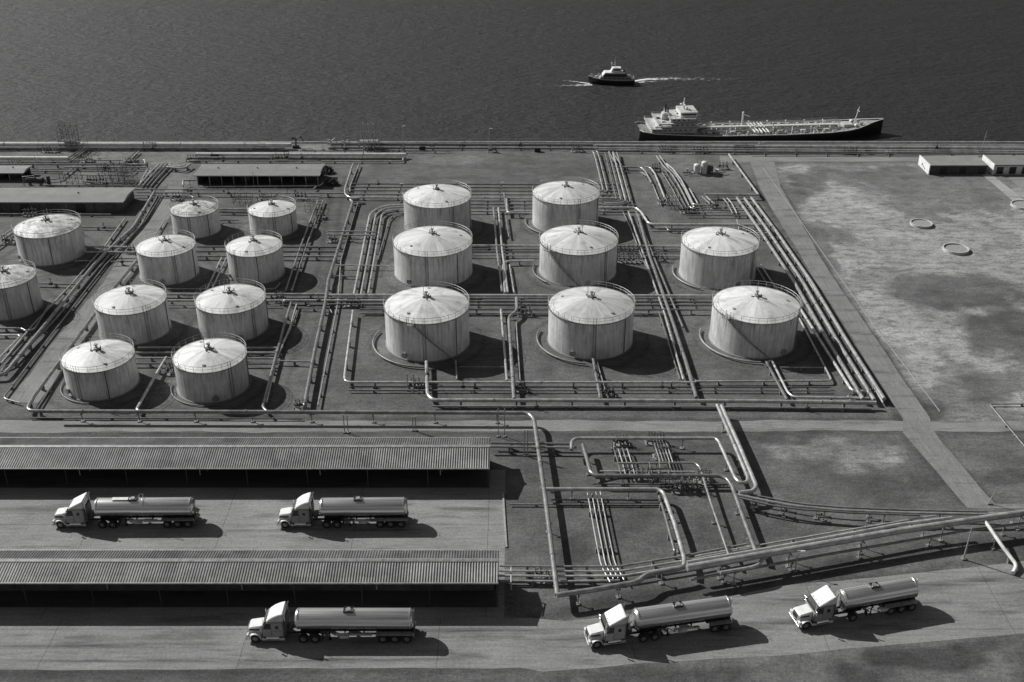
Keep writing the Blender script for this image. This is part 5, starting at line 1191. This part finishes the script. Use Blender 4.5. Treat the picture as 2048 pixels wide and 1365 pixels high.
def portal(label, px, py, h, w=.9):
    g = G(px, py); t = empty('pipe_portal', (g.x, g.y, 0), 0, label, 'pipe support', 'tall steel legs carrying the pipe along the cross road')
    for s in (-1, 1):
        MB().box((s * w / 2, 0, .08), (.4, .4, .16)).build('foot', M['block'], t); MB().bar((s * w / 2, 0, .1), (s * w / 2, 0, h), .07, 6).build('leg', M['railing'], t)
    MB().bar((-w / 2 - .2, 0, h - .3), (w / 2 + .2, 0, h - .3), .06, 6).build('crossbar', M['railing'], t)
portal('tall pair of steel legs near the right end of the upper shed', 1003, 874, 4.6)
portal('tall pair of steel legs above the middle of the upper shed roof', 693, 866, 3.0, .5)
portal('pair of steel legs by the elbow of the long thick pipe', 1052, 912, 4.2, .4)
portal('short pair of steel legs right of the middle pair', 829, 862, 2.4, .4)
portal('pair of steel legs left of the front tank outlet', 822, 782, 3.0, .9)
def scaffold(label, px, py, w, dp, h, lv, bays=2, r=.05, name='scaffold_tower', cat='scaffold tower', mat='steel'):
    g = G(px, py); t = empty(name, (g.x, g.y, 0), 0, label, cat); p = MB()
    for i in range(bays + 1):
        for y in (0, dp):
            x = -w / 2 + w * i / bays; hh = h * rnd.uniform(.82, 1.12); MB().bar((x, y, 0), (x, y, hh), r, 5).build('post', M[mat], t)
    for k in range(1, lv + 1):
        z = h * .92 * k / lv; q = MB()
        for y in (0, dp): q.bar((-w / 2, y, z), (w / 2, y, z), r * .8, 4)
        for i in range(bays + 1): q.bar((-w / 2 + w * i / bays, 0, z), (-w / 2 + w * i / bays, dp, z), r * .8, 4)
        q.build('level_rail', M[mat], t)
        if k == 2 and name == 'scaffold_tower': MB().box((0, dp / 2, z), (w * .9, dp * .9, .05)).build('platform', M[mat], t)
    br = MB()
    for i in range(bays): br.bar((-w / 2 + w * i / bays, 0, 0), (-w / 2 + w * (i + 1) / bays, 0, h * .9), r * .6, 4)
    br.build('brace', M[mat], t)
    return t
scaffold('tall open scaffold of dark thin posts at the water edge, far left', 138, 301, 4.2, 2.0, 6.0, 5, 3, .055, mat='dark_steel')
scaffold('tall open scaffold on the quay beside the gravel square corner', 738, 300, 5.0, 1.8, 6.6, 6, 4, .07)
scaffold('frame of thin posts left of the sloping pipe row', 225, 366, 5.6, 2.6, 4.0, 4, 4, .06, 'pipework_frame', 'pipe frame', 'dark_steel')  # open pipe frame of posts and rails
scaffold('frame of thin posts directly at the long warehouse corner', 254, 368, 3.4, 2.4, 3.4, 4, 3, .055, 'pipework_frame', 'pipe frame')
scaffold('low frame behind the long warehouse roof middle', 140, 370, 4.0, 2.0, 2.6, 3, 3, .05, 'pipework_frame', 'pipe frame', 'dark_steel')
scaffold('low frame between the small back-row tanks and the warehouse pipes', 485, 410, 3.8, 1.8, 2.0, 3, 3, .05, 'pipework_frame', 'pipe frame', 'dark_steel')
scaffold('low frame beside the small pale back-row tank', 622, 425, 2.4, 3.4, 2.2, 3, 2, .05, 'pipework_frame', 'pipe frame')
scaffold('tall frame of stems in the valve yard', 1345, 418, 2.4, 2.2, 2.6, 3, 3, .05, 'pipework_frame', 'pipe frame')
scaffold('dark frame on the quay beside the moored tanker pipes', 1490, 306, 5.0, 1.2, 1.6, 2, 4, .05, 'pipework_frame', 'pipe frame', 'dark_steel')
scaffold('portal of thin bars in the pump yard centre', 1318, 972, 2.6, 1.6, 3.0, 2, 2, .055, 'pipework_frame', 'pipe frame')
scaffold('low frame of bars right of the pump yard portal', 1370, 978, 2.8, 1.2, 1.8, 2, 3, .05, 'pipework_frame', 'pipe frame')
def manifold(label, px, py, w, dp, n, h=1.1, mat='steel', seed=1):
    r = random.Random(seed); g = G(px, py); t = empty('valve_station', (g.x, g.y, 0), 0, label, 'valve station', 'valve stations among the pipes')
    for y in (0, dp): MB().tube([(-w / 2, y, .1), (-w / 2, y, .55), (w / 2, y, .55), (w / 2, y, .1)], .13, 8).build('header', M[mat], t)
    for k in range(n):
        x = -w / 2 + w * (k + .5) / n; MB().tube([(x, 0, .55), (x, dp * .3, h * .8), (x, dp, .55)], .09, 6).build('branch', M[mat], t)
        hh = h + r.uniform(-.1, .6)
        inst('valve', valve_mesh(.22), t, (x, dp * r.uniform(.2, .7), h * .72), r.uniform(0, 3))
        if r.random() < .7: MB().bar((x + .2, dp * .5, 0), (x + .2, dp * .5, hh + .4), .04, 5).build('stem', M['railing'], t)
    MB().box((0, dp / 2, .05), (w + .6, dp + .5, .1)).build('plinth', M['block'], t)
ms = [('row of valves between central and road-side middle tanks, upper', 1262, 508, 5.0, 1.3, 6), ('row of valves between central and road-side middle tanks, lower', 1262, 527, 5.4, 1.1, 6), ('valves by the thick slanting pipe between the middle tanks', 1312, 524, 3.0, 1.2, 4),
      ('valve stand left of the thick middle pipe', 664, 486, 1.6, 1.2, 3), ('valves beside the thick middle pipe above the front box pipe', 706, 614, 2.4, 1.0, 4), ('valves behind the front tank with the straight ladder, left side', 1050, 634, 2.2, 1.2, 3),
      ('small valves at the lower left of the box pipe', 830, 778, 1.8, .9, 3), ('valves beside the front main under the offset pipe', 1042, 786, 1.6, 1.0, 3), ('valves at the outlet of the middle front tank', 1218, 795, 1.6, .9, 3),
      ('valves at the corner of the road-side bundle', 1722, 800, 3.0, .9, 4), ('valves in the pump yard under the stepped pipe', 1372, 988, 3.2, 1.2, 5), ('valves beside the hairpin pipe bend', 1408, 968, 2.0, 1.2, 4),
      ('valves behind the small pale back-row tank', 530, 402, 3.2, 1.1, 5), ('valves beside the frame by the back-row tank', 600, 400, 3.0, 1.0, 4), ('valves next to the small stained tank', 352, 402, 2.0, 1.0, 3),
      ('valves in the yard at the foot of the snaking pipe', 1330, 410, 2.4, 1.4, 4), ('valves at the foot of the kinked yard pipe', 1378, 428, 3.0, 1.4, 5), ('valves beside the tall valve under the corner header', 1428, 420, 2.0, 1.4, 4),
      ('valves on the quay below the far scaffold', 100, 306, 4.0, .9, 5), ('valves on the quay right of the gravel square', 1155, 305, 2.6, .8, 4), ('stacked valves at the foot of the quay lamp post', 985, 306, 1.8, .9, 3),
      ('valves on the quay below the moored tanker stern', 1330, 305, 3.4, .8, 5), ('valves on the quay below the moored tanker bow', 1700, 309, 3.4, .8, 5), ('valves behind the long low warehouse', 190, 369, 4.2, 1.2, 6),
      ('valves between the blotched tanks', 150, 470, 2.0, 1.0, 3), ('valves left of the blotched wide tank', 12, 490, 2.4, 1.4, 4), ('valves at the crossing pair beside the pale tanks', 560, 606, 1.6, 1.2, 3),
      ('valves at the lower shed pipe ends', 1082, 1166, 1.8, 1.4, 3), ('small valves left of the pale bright-roofed tank', 338, 752, 1.0, 2.4, 3), ('valves at the foot of the thick middle pipe', 600, 822, 1.6, .8, 3),
      ('valves between warehouse corner and fat pale pipe', 384, 324, 2.6, 1.0, 4), ('valves at the road end of the kinked pipe', 1540, 470, 1.4, 1.4, 3)]
ms += [('valves at the far end of the first gravel slab', 30, 336, 3.4, 1.0, 5), ('valves beside the first sloping service pipes', 175, 326, 2.4, 1.0, 4), ('valves beside the second sloping service pipes', 262, 331, 3.0, 1.0, 5), ('valves under the water-edge fat pipe, middle', 300, 300, 3.6, .8, 5),
       ('valves under the water-edge fat pipe near its end', 520, 300, 3.0, .8, 4), ('valves along the back of the open-sided warehouse', 560, 322, 4.0, .8, 6), ('valves at the gravel square upper left corner', 745, 306, 4.4, 1.0, 6), ('valves beside the frame at the small pale tank', 640, 440, 1.8, 1.4, 3),
       ('valves in the valve yard beside the first snaking pipe', 1312, 345, 2.2, 1.2, 4), ('valves right of the two-domed machine', 1446, 340, 2.4, .9, 3), ('valves on the quay above the valve yard', 1400, 306, 3.8, .8, 5), ('valves on the quay near the picture edge', 1880, 304, 3.8, .8, 5),
       ('tall stems behind the hairpin pipe, upper', 1312, 890, 2.4, 1.0, 6), ('tall stems behind the hairpin pipe, lower', 1326, 916, 2.2, 1.0, 6), ('stems at the head of the four manifold pipes', 1243, 893, 1.8, 1.0, 4), ('valves on the low line by the pump yard frame', 1290, 962, 2.6, .9, 4),
       ('valves left of the long low warehouse foot', 60, 434, 3.0, .9, 4), ('valves at the crossing of the slanting left bundle', 262, 508, 1.6, 1.0, 3)]
for k, (lb, px, py, w, dp, n) in enumerate(ms): manifold(lb, px, py, w, dp, n, .9 + (k % 3) * .15, 'steel' if k % 2 else 'dark_steel', k)
def machine():
    g = G(1406, 348); t = empty('pump_unit', (g.x, g.y, 0), 0, 'machine with two domed vessels standing on the bare patch of the valve yard', 'pump unit')
    MB().box((0, 0, .08), (7, 3.2, .16)).build('plinth', M['block'], t)
    for x, h in ((-1.5, 2.0), (.2, 2.6)): MB().bar((x, 0, .1), (x, 0, h), .75, 20).ball((x, 0, h), .75, (1, 1, .6), 20, 10).build('vessel', M['offwhite'], t, smooth=R(50))
    MB().box((1.5, .2, 1.0), (1.3, 1.6, 1.9), 0, .08).build('cabinet', M['dark_steel'], t)
    for x in (-1.5, .2): MB().bar((x, 0, 2.2), (x, 0, 3.6), .08, 6).build('vent_pipe', M['railing'], t)
    MB().tube([(-4.8, -.6, .5), (-3.4, -.6, .5), (-2.6, 0, .9), (-1.5, 0, .9)], .2, 8).build('suction_pipe', M['pipe'], t); MB().tube([(1.6, -.7, .6), (4.0, -.7, .6), (5.2, -.3, .6)], .16, 8).build('outlet_pipe', M['pipe'], t)
    MB().bar((-3.6, .4, 0), (-3.6, .4, 1.1), .35, 12).build('motor', M['steel'], t); MB().box((3.2, .3, .5), (.8, .8, .9), 0, .05).build('junction_box', M['offwhite'], t)
machine()
def skid():
    g = G(72, 372); t = empty('vessel_skid', (g.x, g.y, 0), 0, 'dark horizontal vessel on legs behind the long low warehouse', 'vessel')
    MB().bar((-1.8, 0, 1.3), (1.8, 0, 1.3), .65, 18).ball((-1.8, 0, 1.3), .65, (.5, 1, 1)).ball((1.8, 0, 1.3), .65, (.5, 1, 1)).build('vessel', M['dark_steel'], t, smooth=R(50))
    for x in (-1.2, 1.2): MB().box((x, 0, .4), (.3, 1.0, .8)).build('saddle', M['block'], t)
    MB().tube([(-2.6, 0, .1), (-2.6, 0, 2.1), (0, 0, 2.4), (0, 0, 1.8)], .12, 8).build('riser', M['steel'], t); MB().bar((2.9, .3, 0), (2.9, .3, 2.2), .4, 12).build('upright_drum', M['dark_steel'], t)
skid()
def winch(label, px, py, s, mat='dark_steel'):
    g = G(px, py); t = empty('marine_loading_arm', (g.x, g.y, 0), 0, label, 'loading arm')  # quay loading arm on a fixed base
    MB().box((0, 0, .3 * s), (1.6 * s, 1.2 * s, .6 * s), 0, .05).build('base', M['black' if mat == 'dark_steel' else 'steel'], t); MB().bar((0, 0, .5 * s), (.2 * s, 0, 2.6 * s), .2 * s, 8).build('riser', M[mat], t)
    MB().bar((.2 * s, 0, 2.4 * s), (1.3 * s, .3, 3.1 * s), .13 * s, 8).bar((1.3 * s, .3, 3.1 * s), (1.9 * s, .5, 1.4 * s), .1 * s, 8).build('arm', M[mat], t); MB().box((-.5 * s, 0, 2.6 * s), (.8 * s, .5 * s, .5 * s), rz=.2).build('counterweight', M[mat], t)
winch('dark loading arm at the end of the fat pale quay pipe', 592, 296, .95)
winch('pale loading arm at the left end of the second quay pipe', 662, 298, .8, 'railing')
winch('pale loading arm next to the tall scaffold on the quay', 690, 298, .7, 'railing')
winch('small loading arm on the quay below the moored tanker midships', 1520, 300, .6, 'railing')
def quay_fence(label, x0, x1, py):
    a, c = G(x0, py), G(x1, py); t = empty('quay_railing', ((a.x + c.x) / 2, a.y, 0), 0, label, 'railing'); n = int((c.x - a.x) / 2.2); q = MB()
    for k in range(n + 1): x = -(c.x - a.x) / 2 + (c.x - a.x) * k / n; q.bar((x, 0, 0), (x, 0, 1.1), .04, 4)
    q.build('posts', M['railing'], t); r = MB()
    for z in (.55, 1.1): r.bar((-(c.x - a.x) / 2, 0, z), ((c.x - a.x) / 2, 0, z), .035, 4)
    r.build('rails', M['railing'], t)
quay_fence('thin railing along the quay edge in front of the moored tanker', 1290, 1990, 291)
quay_fence('thin railing along the quay edge above the gravel square', 760, 1180, 286.8)
def bush(label, px, py, rad, n, seed):
    r = random.Random(seed); g = G(px, py); t = empty('bush', (g.x, g.y, 0), 0, label, 'bush'); b = MB()
    for k in range(n):
        a, e, q = r.uniform(0, 6.28), r.uniform(0, 1.5), rad * r.uniform(.35, 1) ** .6
        c = Vector((q * math.cos(a) * math.cos(e) * 1.3, q * math.sin(a) * math.cos(e), .2 + q * math.sin(e) * .9)); u = Vector((r.gauss(0, 1), r.gauss(0, 1), r.gauss(0, 1))).normalized() * r.uniform(.12, .28); w = u.orthogonal().normalized() * r.uniform(.08, .18)
        b.poly([c - u, c + w, c + u, c - w])
    b.build('foliage', M['leaf'], t); s = MB()
    for k in range(5): a = k * 1.26; s.bar((0, 0, 0), (rad * .6 * math.cos(a), rad * .6 * math.sin(a), rad * .7), .04, 4)
    s.build('stem', M['dark_steel'], t)
M['leaf'] = weathered("dark_leaves", 0.035, 0.8, 0, 0.5, 3)
bush('dark bush behind the right corner of the open-sided warehouse', 652, 346, 1.5, 500, 1)
bush('dark bush just in front of the right corner of the open-sided warehouse', 664, 370, 1.3, 450, 2)
for k, (px, lb) in enumerate(((1771, 'short white bollard on the quay road, the one nearest the ship'), (1775, 'short white bollard between two others on the quay road'), (1780, 'short white bollard nearest the white-gabled building'))):
    g = G(px, 309); o = MB().bar((0, 0, 0), (0, 0, .8), .14, 10).build('bollard', M['white'], loc=(g.x, g.y, 0.012)); tag(o, lb, 'bollard', 'bollards on the quay road')
for k, (px, py, s, lb) in enumerate(((430, 318, 1.0, 'dark crate under the fat pale pipe behind the open-sided warehouse'), (1735, 308, .7, 'small dark box on the quay below the tanker bow'), (1350, 300, .6, 'small dark box on the quay below the tanker deckhouse'), (845, 301, .8, 'dark cabinet on the quay above the gravel square'), (1075, 304, .8, 'dark cabinet on the quay beside the short mast'))):
    g = G(px, py); o = MB().box((0, 0, .6 * s), (1.8 * s, 1.0 * s, 1.2 * s), 0, .06).box((0, -.5 * s, .7 * s), (.8 * s, .04, .6 * s)).build('equipment_box', M['black'], loc=(g.x, g.y, 0)); tag(o, lb, 'equipment box')
